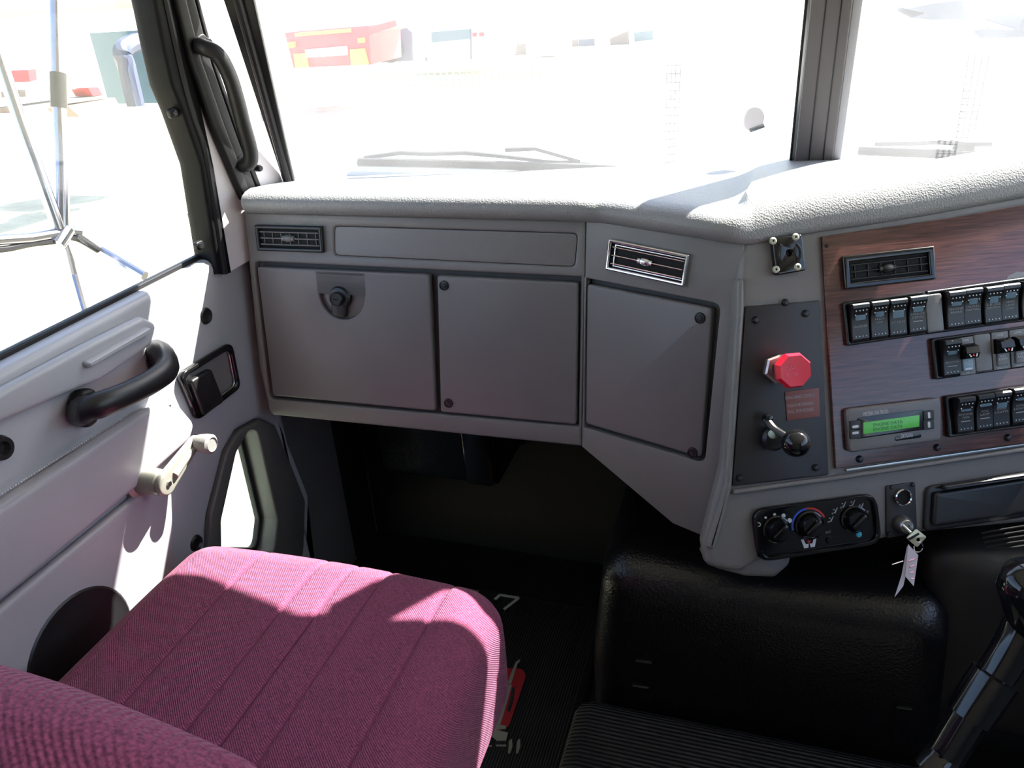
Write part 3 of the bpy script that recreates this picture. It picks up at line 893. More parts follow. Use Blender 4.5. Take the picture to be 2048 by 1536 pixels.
# ------------------------------------------------------------------ wood panel with its switches
wq = C.uvs([(1640, 474), (1900, 436), (2250, 372), (2250, 852), (2048, 884), (1667, 936)])
wp = thing('wood_panel', 'reddish brown wood grain panel facing the driver', 'panel', C.Mp(1850, 900))
mk('veneer_plate', plate(rnd(wq, 0.001), C, 0.0, 0.006, 0.0012), 'wood', wp)
mk('screw_hole', lathe([(0, 0.0004), (0.0022, 0.0004), (0.0026, 0)], C.Mp(1653, 492, 0.006), 12), 'cavity', wp)
for x, y in ((1719, 918), (1874, 895), (2015, 875)):
    mk('screw', lathe([(0, 0.005), (0.003, 0.0045), (0.0048, 0.0015), (0.005, 0)], C.Mp(x, y, 0.006), 16), 'dark_steel', wp)
gap = C.uvs([(1690, 937), (2048, 886), (2048, 890), (1690, 942)])
mk('hinge_strip', plate(gap, C, 0.001, 0.004, 0.0005), 'steel', wp)
st = C.Mp(2032, 556, 0.006)
stk = thing('paint_patch', 'pale rubbed sticker remnant above the switches at the picture edge', 'sticker', st)
mk('sticker', plate(rnd([(-0.016, -0.004), (-0.010, 0.004), (0.002, 0.008), (0.014, 0.006), (0.018, -0.006)], 0.004), st, 0, 0.0005), 'print_grey', stk)

FRW = 0.006
def bank(label, q):
    uv = C.uvs(q, FRW)
    t = thing('switch_bezel', label, 'switch bezel', C.Mp(sum(a for a, _ in q) / 4, sum(b for _, b in q) / 4, FRW), 'switch bezels')
    mk('bezel_rim', plate(rnd(uv, 0.003), C, FRW, FRW + 0.007, 0.002, holes=[rnd(inset(uv, 0.004), 0.002)]), 'black', t)
    mk('bezel_floor', plate(inset(uv, 0.002), C, FRW, FRW + 0.002), 'black_gloss', t)
    return t
bank('long black bezel around the left four switches of the top row', [(1682, 605), (1846, 583), (1846, 669), (1690, 692)])
bank('long black bezel around the right switches of the top row', [(1847, 583), (2130, 543), (2130, 631), (1847, 669)])
bank('black bezel of the middle row with three hooded switches', [(1858, 677), (2130, 640), (2130, 722), (1866, 759)])
bank('black bezel of the bottom row beside the green display', [(1886, 792), (2060, 768), (2062, 851), (1891, 874)])
SLOPE = math.radians(7.0) - math.atan2(0, 1)
def crot(fr=C):
    a, b = fr.uv(1850, 660), fr.uv(1950, 647)
    return math.atan2(b[1] - a[1], b[0] - a[0])
CR = crot()
PXM = (V((*C.uv(1900, 640), 0)) - V((*C.uv(1860, 645), 0))).length / 40.3      # metres per pixel on the console
SW, SH = 34 * PXM, 74 * PXM
# one rocker, then copies
def rocker_mesh():
    bm = bmesh.new()
    prof = [(-0.5, 0.001), (-0.49, 0.006), (-0.42, 0.0078), (-0.15, 0.0082), (0.08, 0.0095), (0.25, 0.0122), (0.38, 0.0162), (0.46, 0.0165), (0.497, 0.0140), (0.5, 0.001)]
    secs = []
    for x, k in ((-0.5, 0.86), (-0.47, 1.0), (0.47, 1.0), (0.5, 0.86)):
        secs.append([V((x * SW, v * SH, w * k)) for v, w in prof])
    return loft(secs, bm, caps=True)
def rk_w(v):                               # height of the rocker face at v (fraction of height)
    pr = [(-0.49, 0.006), (-0.42, 0.0078), (-0.15, 0.0082), (0.08, 0.0095), (0.25, 0.0122), (0.38, 0.0162), (0.46, 0.0165)]
    for (a, b), (c, d) in zip(pr, pr[1:]):
        if a <= v <= c: return b + (d - b) * (v - a) / (c - a)
    return 0.012
proto = {}
def rocker(label, x, y, words, lens, tilt=0.0, bar=True):
    m = C.Mp(x, y, FRW + 0.002, CR)
    t = thing('rocker_switch', label, 'switch', m, 'rocker switches on the wood panel')
    if 'b' not in proto:
        b = mk('rocker', rocker_mesh(), 'black', None, smooth=25, base=V((0, 0, 0)))
        b.parent = t
        proto['b'] = b
        p = bmesh.new()
        for k in range(4):
            lathe([(0, 0.0014), (0.0009, 0.001), (0.0012, 0)], Matrix.Translation(((k - 1.5) * SW * 0.2, 0.31 * SH, rk_w(0.31))), 8, p)
        for s in (-1, 1):
            lathe([(0, 0.0014), (0.0009, 0.001), (0.0012, 0)], Matrix.Translation((s * SW * 0.31, 0.2 * SH, rk_w(0.2))), 8, p)
        for k in range(4):
            lathe([(0, 0.0008), (0.0007, 0.0006), (0.001, 0)], Matrix.Translation(((k - 1.5) * SW * 0.2, -0.36 * SH, rk_w(-0.36))), 8, p)
        d = mk('grip_dots', p, 'steel', None, base=V((0, 0, 0)), kind='stuff')
        d.parent = t
        proto['d'] = d
    else:
        dup(proto['b'], None, t); dup(proto['d'], None, t)
    lw, lh, lvv = lens
    v0 = lvv
    w0 = rk_w(v0)
    sl = math.atan2((rk_w(v0 + 0.05) - rk_w(v0 - 0.05)), 0.1 * SH)
    lmx = sub(m, 0, v0 * SH, w0) @ Matrix.Rotation(sl, 4, 'X')
    mk('lens', plate(rnd(rect(lw * SW, lh * SH), 0.0015), lmx, -0.0006, 0.0009, 0.0003), 'lens', t)
    v = -0.02 if len(words) == 1 else 0.03
    if len(words) == 1: v = -0.10
    for s in words:
        sl = math.atan2((rk_w(v + 0.04) - rk_w(v - 0.04)), 0.08 * SH)
        mk('legend', text_bm(s, sub(m, 0, v * SH, rk_w(v) + 0.0001) @ Matrix.Rotation(sl, 4, 'X'), w=SW * min(0.78, 0.13 * len(s)), h=0.0029), 'print_grey', t)
        v -= 0.085
    if bar:
        mk('indicator_bar', plate(rect(SW * 0.55, 0.0011), sub(m, 0, (v - 0.02) * SH, rk_w(max(-0.45, v - 0.02))), 0, 0.0003), 'print_grey', t)
    return t
rocker('rocker switch marked WASHER, leftmost of the top row', 1714, 645, ['WASHER'], (0.6, 0.14, 0.13), bar=False)
rocker('rocker switch marked HIGH and LOW, second of the top row', 1752, 640, ['HIGH', '', 'LOW'][0::2], (0.5, 0.14, 0.15), bar=False)
rocker('rocker switch marked INT DELAY, third of the top row', 1789, 636, ['INT DELAY'], (0.66, 0.2, 0.1), bar=False)
rocker('rocker switch marked MIRROR DEFOG beside the blank plate', 1828, 630, ['MIRROR', 'DEFOG'], (0.6, 0.15, 0.15))
rocker('rocker switch marked ENGINE BRAKE right of the blank plate', 1904, 620, ['ENGINE', 'BRAKE'], (0.6, 0.1, 0.16), bar=False)
rocker('rocker switch marked ON FULL and PARTIAL', 1937, 615, ['ON FULL', 'PARTIAL'], (0.5, 0.16, 0.16), bar=False)
rocker('rocker switch marked CRUISE CONTROL above the LOCK hoods', 1978, 611, ['CRUISE', 'CONTROL'], (0.5, 0.18, 0.15), bar=False)
rocker('fourth rocker switch right of the blank plate in the top row', 2011, 606, ['HEAD', 'LAMP', 'LOW'], (0.6, 0.16, 0.2), bar=False)
rocker('rocker switch cut by the right picture edge in the top row', 2052, 600, ['CLEAR', 'LAMP'], (0.6, 0.15, 0.15))
rocker('rocker switch marked BEACON at the left of the middle row', 1896, 716, ['BEACON'], (0.55, 0.1, 0.15))
rocker('rocker switch marked ENGINE FAN, leftmost of the bottom row', 1923, 829, ['ENGINE', 'FAN'], (0.6, 0.06, 0.14))
rocker('rocker switch second of the bottom row with half lit lens', 1961, 823, ['FOG', 'LAMP'], (0.65, 0.08, 0.2))
rocker('rocker switch marked DASH LIGHTS with blue lens in the bottom row', 1994, 818, ['DASH', 'LIGHTS'], (0.6, 0.15, 0.12), bar=False)
rocker('rocker switch marked LOAD LIGHTS at the end of the bottom row', 2032, 811, ['LOAD', 'LIGHTS'], (0.5, 0.08, 0.2))
# blanking plates
for x, y, lab in ((1864, 626, 'plain grey blanking plate between the two top row switch groups'), (1961, 705, 'plain grey blanking plate among the hooded switches')):
    m = C.Mp(x, y, FRW + 0.002, CR)
    t = thing('blanking_plate', lab, 'blanking plate', m, 'switch blanking plates')
    mk('plate', plate(rnd(rect(SW * 0.98, SH * 0.98), 0.003), m, 0, 0.006, 0.0015), 'dash', t)
# hooded switches
def hooded(label, x, y, top, words, bottom, bar=False):
    m = C.Mp(x, y, FRW + 0.002, CR)
    t = thing('hooded_switch', label, 'switch', m, 'hooded switches of the middle row')
    mk('face', plate(rnd(rect(SW, SH), 0.002), m, 0, 0.005, 0.001), 'dash', t)
    secs = []
    for sx in (-0.42, -0.38, 0.38, 0.42):
        k = 0.8 if abs(sx) > 0.4 else 1
        secs.append([sub(m).to_3x3() @ V((sx * SW, v * SH, w * k)) + m.translation for v, w in ((0.31, 0.004), (0.33, 0.010), (0.26, 0.019), (0.1, 0.021), (-0.04, 0.017), (-0.06, 0.012), (-0.06, 0.004))])
    mk('hood', loft(secs, caps=True), 'black_gloss', t, smooth=30)
    hm = sub(m, 0, 0.06 * SH, 0.0202) @ Matrix.Rotation(-0.2, 4, 'X')
    for s in (-1, 1):
        mk('emblem', plate([(s * 0.0068, 0.003), (s * 0.0052, 0.003), (s * 0.0026, -0.003), (s * 0.0044, -0.003)], hm, 0, 0.0004), 'print', t)
    mk('emblem_centre', plate([(-0.0016, -0.002), (0, 0.0012), (0.0016, -0.002)], hm, 0, 0.0004), 'print_red', t)
    mk('button', plate(rnd(rect(SW * 0.62, SH * 0.33, 0, -0.22 * SH), 0.001), m, 0.004, 0.008, 0.001), 'lens' if bar else 'dash', t)
    for k, s in enumerate(words):
        mk('legend', text_bm(s, sub(m, 0, (-0.14 - 0.075 * k) * SH, 0.0081), w=SW * 0.12 * len(s), h=0.0026), 'print', t)
    if bar:
        mk('indicator_bar', plate(rect(SW * 0.42, 0.0024, 0, -0.33 * SH), m, 0.008, 0.0084), 'print', t)
    mk('legend', text_bm(top, sub(m, 0, 0.42 * SH, 0.0051), w=SW * 0.1 * len(top), h=0.0029), 'print', t)
    mk('legend', text_bm(bottom, sub(m, 0, -0.445 * SH, 0.0051), w=SW * 0.1 * len(bottom), h=0.0029), 'print', t)
hooded('hooded switch marked DOWN and UP beside the beacon rocker', 1928, 712, 'DOWN', ['SUSP', 'HGT'], 'UP', True)
hooded('left one of the two hooded switches marked LOCK and UNLOCK', 1997, 701, 'LOCK', ['INT', 'DIFF'], 'UNLOCK')
hooded('right one of the two hooded switches marked LOCK and UNLOCK', 2033, 696, 'LOCK', ['DIFF', 'AXLE'], 'UNLOCK')

# ------------------------------------------------------------------ green text display
dq_ = C.uvs([(1685, 817), (1874, 794), (1875, 879), (1691, 904)], FRW)
ds = thing('data_display', 'grey data display with green screen set in the wood panel', 'display', C.Mp(1780, 900, FRW))
dr = math.atan2(dq_[1][1] - dq_[0][1], dq_[1][0] - dq_[0][0])
mk('housing', plate(rnd(dq_, 0.007), C, FRW, FRW + 0.010, 0.003, res=3), 'dash_panel', ds)
WD = FRW + 0.010
scq = C.uvs([(1714, 836), (1846, 818), (1848, 859), (1712, 878)], WD)
mk('dark_window', plate(rnd(scq, 0.002), C, WD - 0.001, WD + 0.0006, 0.0002), 'black_gloss', ds)
lq = C.uvs([(1726, 845), (1838, 830), (1838, 853), (1726, 868)], WD)
lc = mk('screen', plate(lq, C, WD, WD + 0.0012, 0.0002), 'lcd', ds, label='green backlit text screen')
for y in (846.5, 855.5):
    mk('screen_text', text_bm('ENGINE DATA', C.Mp(1776, y, WD + 0.0013, dr), w=58 * PXM, h=0.0042), 'lcd_ink', lc)
mk('lettering', text_bm('WESTERN STAR TRUCKS', C.Mp(1751, 825.5, WD, dr), w=50 * PXM, h=0.0048), 'print', ds)
pill = C.uvs([(1790, 873), (1842, 866), (1842, 875), (1790, 882)], WD)
mk('badge', plate(rnd(pill, 0.003), C, WD - 0.001, WD + 0.0006, 0.0002), 'black_gloss', ds)
mk('lettering', text_bm('DATASTAR', C.Mp(1814, 871, WD + 0.0006, dr), w=23 * PXM, h=0.005), 'print', ds)
for x, y, w, h in ((1709.5, 853, 13, 5), (1709.5, 865.5, 13, 5), (1856.5, 830, 5, 12), (1856.5, 849, 5, 12)):
    side = 21 if w > h else 21
    mm = C.Mp(x, y + (-3 if w > h and y < 860 else (3 if w > h else 0)), WD, dr)
    b_ = mk('button', plate(rnd(rect(side * PXM, (17 if w > h else 18.5) * PXM), 0.0012), mm, -0.001, 0.0016, 0.0006), 'column', ds)
    mk('button_mark', plate(rnd(rect(w * PXM, h * PXM), min(w, h) * PXM * 0.48), C.Mp(x, y, WD, dr), 0.0014, 0.0022, 0.0003), 'print', b_)

# ------------------------------------------------------------------ climate control
cq = C.uvs([(1498, 1016), (1745, 983), (1757, 1083), (1512, 1121)])
cc = thing('climate_panel', 'glossy black climate control panel with three dials', 'control panel', C.Mp(1625, 1110))
cr_ = math.atan2(cq[1][1] - cq[0][1], cq[1][0] - cq[0][0])
mk('bezel', plate(rnd(cq, 0.018, 6), C, 0.0, 0.012, 0.005, holes=[rnd(inset(cq, 0.006), 0.014, 6)], res=3), 'black_gloss', cc)
mk('face', plate(rnd(inset(cq, 0.004), 0.015, 6), C, 0.0, 0.006), 'black_gloss', cc)
FC = 0.006
def dial(x, y, rad, lens_off):
    m = C.Mp(x, y, FC, cr_)
    k = mk('dial', lathe([(rad * 1.02, 0), (rad, 0.003), (rad * 0.9, 0.004), (rad * 0.72, 0.012), (rad * 0.66, 0.014), (0, 0.0142)], m, 36), 'black_gloss', cc)
    mk('dial_grip', plate(rnd(rect(rad * 1.3, rad * 0.34), rad * 0.12), m @ Matrix.Rotation(0.7, 4, 'Z'), 0.012, 0.019, 0.002), 'black_gloss', k)
    mk('dial_mark', lathe([(0, 0.0012), (0.002, 0.001), (0.0024, 0)], sub(m, lens_off[0], lens_off[1], 0.0142), 12), 'lens', k)
    return m
d1 = dial(1552, 1058, 0.0185, (0.006, 0.006))
d2 = dial(1618, 1050, 0.0195, (0.006, 0.007))
d3 = dial(1708, 1038, 0.0185, (0.004, 0.004))
for x, y, r in ((1531, 1035, 0.0016), (1549, 1029, 0.0019), (1567, 1031, 0.0027), (1579, 1041, 0.0032)):
    mk('fan_dot', plate(circ(r, 14), C.Mp(x, y, FC), 0, 0.0005), 'print', cc)
mk('off_ring', plate(circ(0.0030, 16), C.Mp(1517, 1049, FC), 0, 0.0005, holes=[circ(0.0020, 16)]), 'print', cc)
def arc(m, r0, r1, a0, a1, n=16):
    return [(r1 * math.cos(a0 + (a1 - a0) * k / n), r1 * math.sin(a0 + (a1 - a0) * k / n)) for k in range(n + 1)] + [(r0 * math.cos(a1 - (a1 - a0) * k / n), r0 * math.sin(a1 - (a1 - a0) * k / n)) for k in range(n + 1)]
mk('cold_arc', plate(arc(None, 0.0212, 0.0238, math.radians(95), math.radians(190)), d2, 0, 0.0005), 'print_blue', cc)
mk('hot_arc', plate(arc(None, 0.0212, 0.0238, math.radians(20), math.radians(95)), d2, 0, 0.0005), 'print_red', cc)
for q, (x, y) in enumerate(((1661, 1039), (1669, 1022), (1686, 1010), (1704, 1007), (1721, 1013))):
    m = C.Mp(x, y, FC, cr_)
    b = plate([(-0.004, -0.002), (-0.0005, -0.002), (0.0035, 0.004), (0.0045, 0.004), (0.0008, -0.003), (-0.004, -0.003)], m, 0, 0.0005)
    plate(circ(0.001, 8, -0.0008, 0.002), m, 0, 0.0005, bm=b)
    plate([(-0.004, -0.004), (-0.003, -0.004), (-0.003, -0.002), (-0.004, -0.002)], m, 0, 0.0005, bm=b)
    mk('airflow_symbol', b, 'print_grey', cc)
m = C.Mp(1730, 1028, FC, cr_)
b = plate([(-0.005, 0.004), (0.005, 0.004), (0.003, -0.002), (-0.003, -0.002)], m, 0, 0.0005, holes=[[(-0.004, 0.0034), (0.004, 0.0034), (0.0024, -0.0014), (-0.0024, -0.0014)]])
for k in (-1, 0, 1): plate(rect(0.0006, 0.007, k * 0.002, 0), m, 0, 0.0005, bm=b)
mk('defrost_symbol', b, 'print_grey', cc)
mk('lettering', text_bm('A/C', C.Mp(1656, 1064, FC, cr_), w=0.007), 'print_grey', cc)
m = C.Mp(1618, 1086, FC, cr_)
for s in (-1, 1):
    mk('emblem', plate([(s * 0.0105, 0.006), (s * 0.007, 0.006), (s * 0.0045, -0.001), (s * 0.0008, -0.001), (s * 0.0016, -0.006), (s * 0.0072, -0.006)], m, 0, 0.0005), 'print', cc)
mk('emblem_star', plate([(-0.003, 0.004), (0, -0.0008), (0.003, 0.004), (0.0008, 0.003), (0, 0.0055), (-0.0008, 0.003)], m, 0, 0.0006), 'print_red', cc)
mk('indicator_lamp', lathe([(0, 0.0015), (0.003, 0.0012), (0.004, 0)], C.Mp(1718, 1069, FC), 16), mat('cyan_lens', (70, 176, 200), 0.25), cc)
mk('push_button', lathe([(0, 0.003), (0.004, 0.003), (0.005, 0)], C.Mp(1658, 1080, FC), 16), 'black_gloss', cc)
mk('push_button', lathe([(0, 0.003), (0.004, 0.003), (0.005, 0)], C.Mp(1521, 1108, FC), 16), 'black_gloss', cc)

# ------------------------------------------------------------------ power socket, ignition, key
sq = C.uvs([(1770, 971), (1828, 963), (1832, 1064), (1771, 1076)])
so = thing('ignition_plate', 'small black plate with power socket ring and ignition lock', 'panel', C.Mp(1800, 1070))
mk('plate', plate(rnd(sq, 0.003), C, 0, 0.003, 0.0008), 'black_plate', so)
mk('socket_ring', lathe([(0.0092, 0.0), (0.0092, 0.006), (0.0102, 0.0075), (0.0114, 0.006), (0.0118, 0)], C.Mp(1803, 993, 0.003), 28), 'chrome', so)
mk('socket_well', lathe([(0, 0.0012), (0.0094, 0.0012)], C.Mp(1803, 993, 0.003), 24), 'cavity', so)
mk('ignition_lock', lathe([(0.0128, 0), (0.0128, 0.004), (0.0105, 0.009), (0.0098, 0.013), (0.008, 0.015), (0.003, 0.0145), (0.003, 0.012), (0, 0.012)], C.Mp(1803, 1048, 0.003), 28), 'steel', so)
for x, y in ((1783, 975), (1825, 969), (1778, 1067), (1826, 1058)):
    mk('screw', lathe([(0, 0.003), (0.002, 0.0026), (0.0032, 0)], C.Mp(x, y, 0.003), 12), 'dark_steel', so)
kw = 0.026
ky = thing('ignition_key', 'square headed key hanging in the ignition lock', 'key', C.Mp(1832, 1075, kw))
kq = C.uvs([(1811, 1075), (1831, 1057), (1852, 1073), (1833, 1094)], kw)
mk('key_head', plate(rnd(kq, 0.002), C, kw, kw + 0.0022, 0.0006, holes=[circ(0.0026, 12, *C.uv(1835, 1079, kw))]), 'key', ky)
sl_ = C.uvs([(1814, 1076), (1835, 1064), (1837, 1068), (1817, 1080)], kw)
mk('key_slot', plate(sl_, C, kw + 0.002, kw + 0.0026), 'black', ky)
mk('key_blade', tube([C.p(1803, 1048, 0.015), C.p(1822, 1066, kw + 0.001)], 0.002, 8), 'steel', ky)
rg = C.uv(1836, 1094, kw)
mk('key_ring', tube([C.W(rg[0] + 0.006 * math.cos(t), rg[1] + 0.007 * math.sin(t), kw + 0.001 + 0.001 * math.sin(t)) for t in [2 * math.pi * k / 20 for k in range(20)]], 0.0007, 6), 'steel', ky)
tg = thing('key_tag', 'folded pale card tag hanging from the ignition key', 'key tag', C.Mp(1820, 1150, kw))
t1 = C.uvs([(1816, 1088), (1836, 1110), (1827, 1172), (1810, 1152)], kw + 0.004)
mk('card', plate(t1, C, kw + 0.004, kw + 0.0046), 'paper', tg)
t2 = C.uvs([(1814, 1092), (1822, 1104), (1806, 1172), (1789, 1194), (1803, 1150)], kw + 0.002)
mk('card_fold', plate(t2, C, kw + 0.002, kw + 0.0026), 'paper', tg)
b = bmesh.new()
for k in range(4):
    tube([C.p(1817 + k * 1.5, 1122 + k * 12, kw + 0.0048), C.p(1829 - k * 0.5, 1118 + k * 13, kw + 0.0048)], 0.0009, 5, b)
mk('scribble', b, mat('maroon_ink', (110, 60, 80), 0.7), tg, kind='stuff')
mk('tie', tube([C.p(1784, 1129, kw + 0.003), C.p(1806, 1122, kw + 0.003)], 0.0008, 6), 'paper', tg)

# ------------------------------------------------------------------ ashtray drawer
aq = C.uvs([(1848, 972), (2056, 940), (2052, 1032), (1842, 1063)])
at = thing('ashtray_drawer', 'black flip down drawer front below the wood panel', 'drawer', C.Mp(1945, 1050))
mk('surround', plate(rnd(aq, 0.010, 5), C, 0.0, 0.006, 0.003), 'black', at)
ai = inset(aq, 0.008)
mk('drawer_front', plate(rnd(ai, 0.006, 5), C, 0.004, 0.014, 0.004, res=3), 'black', at)
lp = C.uvs([(1872, 966), (2046, 940), (2046, 950), (1872, 976)])
mk('pull_lip', plate(rnd(lp, 0.002), C, 0.006, 0.020, 0.005, res=3), 'black', at)

# ================================================================== FOOTWELL
hb_ = thing('heater_box', 'black heater box on the firewall in the dark footwell', 'heater box', V((-0.4, 1.4, 0.3)))
h0, h1 = ony(752, 860, 1.30), ony(998, 975, 1.30)
mk('casing', wbox((h0.x, 1.30, h1.z), (h1.x, 1.46, 0.70), 0.012), 'tunnel', hb_)
mk('duct', wbox((ony(925, 900, 1.29).x, 1.28, h1.z + 0.01), (h1.x - 0.004, 1.31, 0.70), 0.01), 'black_gloss', hb_)
kp = thing('kick_panel', 'dark kick panel with pale edge beside the footwell', 'panel', V((-0.85, 1.3, 0.0)))
k0 = ony(640, 880, 1.36); k1 = ony(682, 1020, 1.36)
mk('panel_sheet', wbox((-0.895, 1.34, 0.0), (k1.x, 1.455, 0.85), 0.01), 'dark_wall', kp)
mk('edge_strip', tube([V((k1.x, 1.338, 0.8)), V((k1.x, 1.338, 0.05))], 0.003, 8), 'column', kp)

tn = thing('engine_tunnel', 'black vinyl covered engine tunnel box under the console', 'engine cover', V((0.03, 1.1, 0.0)))
r0, r1 = ony(1212, 1150, 0.96), ony(1912, 1245, 0.96)
zt_ = (r0.z + r1.z) / 2
def tf(p, q):
    p = p.copy()
    if q.z > 0: p.z += 0.05 * max(0, (p.y - 0.96)) * 2
    p.x -= 0.02 * q.x * max(0, q.z)
    return p
mk('tunnel_cover', rbox((r0.x - 0.03, 0.955, 0.0), (r1.x + 0.02, 1.455, zt_ + 0.012), 0.045, (24, 20, 20), tf), 'tunnel', tn, smooth=80)
for x, y in ((1288, 1322), (1282, 1372), (1808, 1415)):
    mk('edge_clip', tube([ony(x - 16, y - 2, 0.953), ony(x + 16, y + 3, 0.953)], 0.004, 8), 'black_gloss', tn)
ft = thing('tunnel_mat', 'ribbed black rubber covering on the raised tunnel step', 'floor covering', V((0.05, 0.7, 0.0)))
s0 = onz(1165, 1345, 0.15)
mk('ribbed_step', rbox((s0.x, 0.25, 0.0), (0.34, 0.952, 0.15), 0.03, (20, 24, 10)), 'rubber_tunnel', ft, smooth=80)
ZM = 0.012
fm = thing('floor_mat', 'ribbed black rubber floor mat printed with a red truck', 'floor mat', V((-0.58, 0.8, 0.0)))
mr = onz(1180, 1200, ZM)
mq = [(-0.87, 0.1), (s0.x - 0.012, 0.1), (s0.x - 0.012, 1.30), (-0.87, 1.30)]
Z = Fr((0, 0, ZM), (1, 0, 0), (0, 1, 0))
mk('mat_sheet', plate(rnd(mq, 0.03), Z, -0.011, 0.0, 0.003), 'rubber_mat', fm)
mk('mat_rim', plate([(s0.x - 0.03, 0.1), (s0.x - 0.014, 0.1), (s0.x - 0.014, 1.29), (s0.x - 0.03, 1.29)], Z, -0.002, 0.003, 0.002), 'rubber', fm)
def mp(pts, mt, w, nm, r=0):
    uv = Z.uvs(pts)
    return mk(nm, plate(rnd(uv, r) if r else uv, Z, 0.0, w), mt, fm)
mp([(930, 1332), (1045, 1338), (1052, 1352), (1018, 1452), (930, 1500)], 'mat_red', 0.0008, 'print_red_panel', 0.012)
mp([(982, 1372), (1000, 1374), (998, 1395), (982, 1394)], 'mat_dark', 0.0012, 'print_window')
mp([(1024, 1377), (1030, 1374), (1028, 1400), (1020, 1425), (1014, 1422), (1020, 1400)], 'mat_dark', 0.0012, 'print_window')
mp([(1009, 1369), (1024, 1371), (1000, 1453), (984, 1449)], 'mat_grey', 0.0014, 'print_exhaust')
mp([(1015, 1367), (1031, 1325), (1040, 1319), (1040, 1323), (1035, 1328), (1022, 1369)], 'mat_grey', 0.0014, 'print_exhaust_tip')
mp([(980, 1397), (986, 1397), (972, 1445), (966, 1444)], 'mat_grey', 0.0014, 'print_pillar')
mp([(970, 1446), (1012, 1452), (1012, 1458), (992, 1460), (1016, 1466), (1012, 1482), (994, 1482), (980, 1470), (974, 1490), (962, 1490)], 'mat_grey', 0.0012, 'print_bonnet')
mp([(958, 1491), (984, 1491), (984, 1494), (958, 1494)], 'mat_grey', 0.0012, 'print_bumper')
mp([(992, 1490), (1012, 1490), (1012, 1493), (992, 1493)], 'mat_grey', 0.0012, 'print_bumper')
for x, y in ((1020, 1493), (1036, 1493)):
    c_ = Z.uv(x, y)
    mp([(x - 4, y + 14), (x - 2, y - 10), (x + 4, y - 16), (x + 5, y), (x, y + 14)], 'mat_grey', 0.0012, 'print_wheel', 0.003)
b = bmesh.new()
lw_ = [(990, 1199), (1000, 1190), (1038, 1196), (1008, 1219)]
for (a, c_) in zip(lw_, lw_[1:]):
    pa, pc = Z.uv(*a), Z.uv(*c_)
    d_ = V((pc[0] - pa[0], pc[1] - pa[1], 0)).normalized(); n2 = V((-d_.y, d_.x, 0)) * 0.0032
    plate([(pa[0] + n2.x, pa[1] + n2.y), (pc[0] + n2.x, pc[1] + n2.y), (pc[0] - n2.x, pc[1] - n2.y), (pa[0] - n2.x, pa[1] - n2.y)], Z, 0, 0.0012, bm=b)
mk('print_letter_outline', b, 'print', fm)
mp([(912, 1174), (958, 1182), (957, 1186), (911, 1178)], 'mat_grey', 0.0012, 'print_letter_edge')

# gear lever and the column cover at the right edge of the picture
gv = thing('gear_lever', 'glossy black gear lever leaning at the lower right corner', 'gear lever', V((0.06, 0.62, 0.15)))
def atd(x, y, d): return CAM + ray(x, y) * d
gpts = [atd(1830, 1600, 0.80), atd(1890, 1510, 0.79), atd(1945, 1420, 0.78), atd(2000, 1335, 0.77), atd(2034, 1275, 0.765), atd(2056, 1215, 0.76), atd(2070, 1150, 0.755)]
gpts = [V((gpts[0].x - 0.03, gpts[0].y + 0.02, 0.17))] + gpts
gs = spline(gpts, 5)
mk('shaft', tube(gs, 0.0175, 18), 'black_gloss', gv, smooth=60)
mk('sleeve', tube([atd(1938, 1432, 0.777), atd(1990, 1352, 0.77)], 0.022, 18), 'black_gloss', gv, smooth=60)
gk_ = atd(2062, 1215, 0.75)
mk('knob', lathe([(0.0, 0.05), (0.018, 0.046), (0.026, 0.03), (0.024, 0.0), (0.019, -0.03), (0, -0.03)], Matrix.Translation(gk_) @ Matrix.Rotation(-0.3, 4, 'Y'), 24), 'knob_black', gv, smooth=60)
cv = thing('column_cover', 'dark grey lower steering column cover right of the key', 'cover panel', V((0.42, 1.0, 0.2)))
mk('cover_shell', rbox((0.255, 1.0, 0.16), (0.70, 1.16, 0.505), 0.04, (16, 10, 12)), 'column', cv, smooth=80)
for k in range(5):
    mk('louvre_rib', tube([ony(1962 + k * 3, 1066 + k * 9, 0.998), ony(2060, 1050 + k * 10, 0.998)], 0.0016, 6), 'column', cv)

# ================================================================== PASSENGER SEAT
seat = thing('passenger_seat', 'burgundy fabric passenger seat with stitched stripes lit by sun patches', 'seat', V((-0.535, 0.45, 0.0)))
SX0, SX1, SY0, SY1, SZ = -0.785, -0.290, 0.16, 0.772, 0.545
seams = [onz(x, y, SZ).x for x, y in ((532, 1100), (650, 1122), (709, 1135), (773, 1151), (886, 1194))]
def sf(p, q):
    p = p.copy()
    top = max(0.0, q.z)
    ux = (p.x - (SX0 + SX1) / 2) / ((SX1 - SX0) / 2)
    uy = (p.y - SY0) / (SY1 - SY0)
    if q.z > -0.2:
        p.z += 0.012 * (1 - ux * ux) * top - 0.008 * max(0, uy - 0.72) ** 2 / 0.08 * top
        for s in seams:
            g = math.exp(-((p.x - s) / 0.0035) ** 2)
            if q.z > 0.98: p.z -= 0.004 * g
            elif q.y > 0.98: p.y -= 0.004 * g
    # bulge of the sides
    p.x += 0.004 * ux * (1 - q.z * q.z)
    return p
cu = mk('cushion', rbox((SX0, SY0, 0.33), (SX1, SY1, SZ), 0.055, (150, 60, 16), sf), 'seat', seat, smooth=80)
for s in seams:
    pts = []
    for k in range(22):
        y = SY0 + 0.05 + (SY1 - SY0 - 0.115) * k / 21
        ux = (s - (SX0 + SX1) / 2) / ((SX1 - SX0) / 2)
        uy = (y - SY0) / (SY1 - SY0)
        pts.append(V((s, y, SZ - 0.0030 + 0.012 * (1 - ux * ux) - 0.008 * max(0, uy - 0.72) ** 2 / 0.08)))
    mk('seam', tube(pts, 0.0010, 6), 'thread', cu)
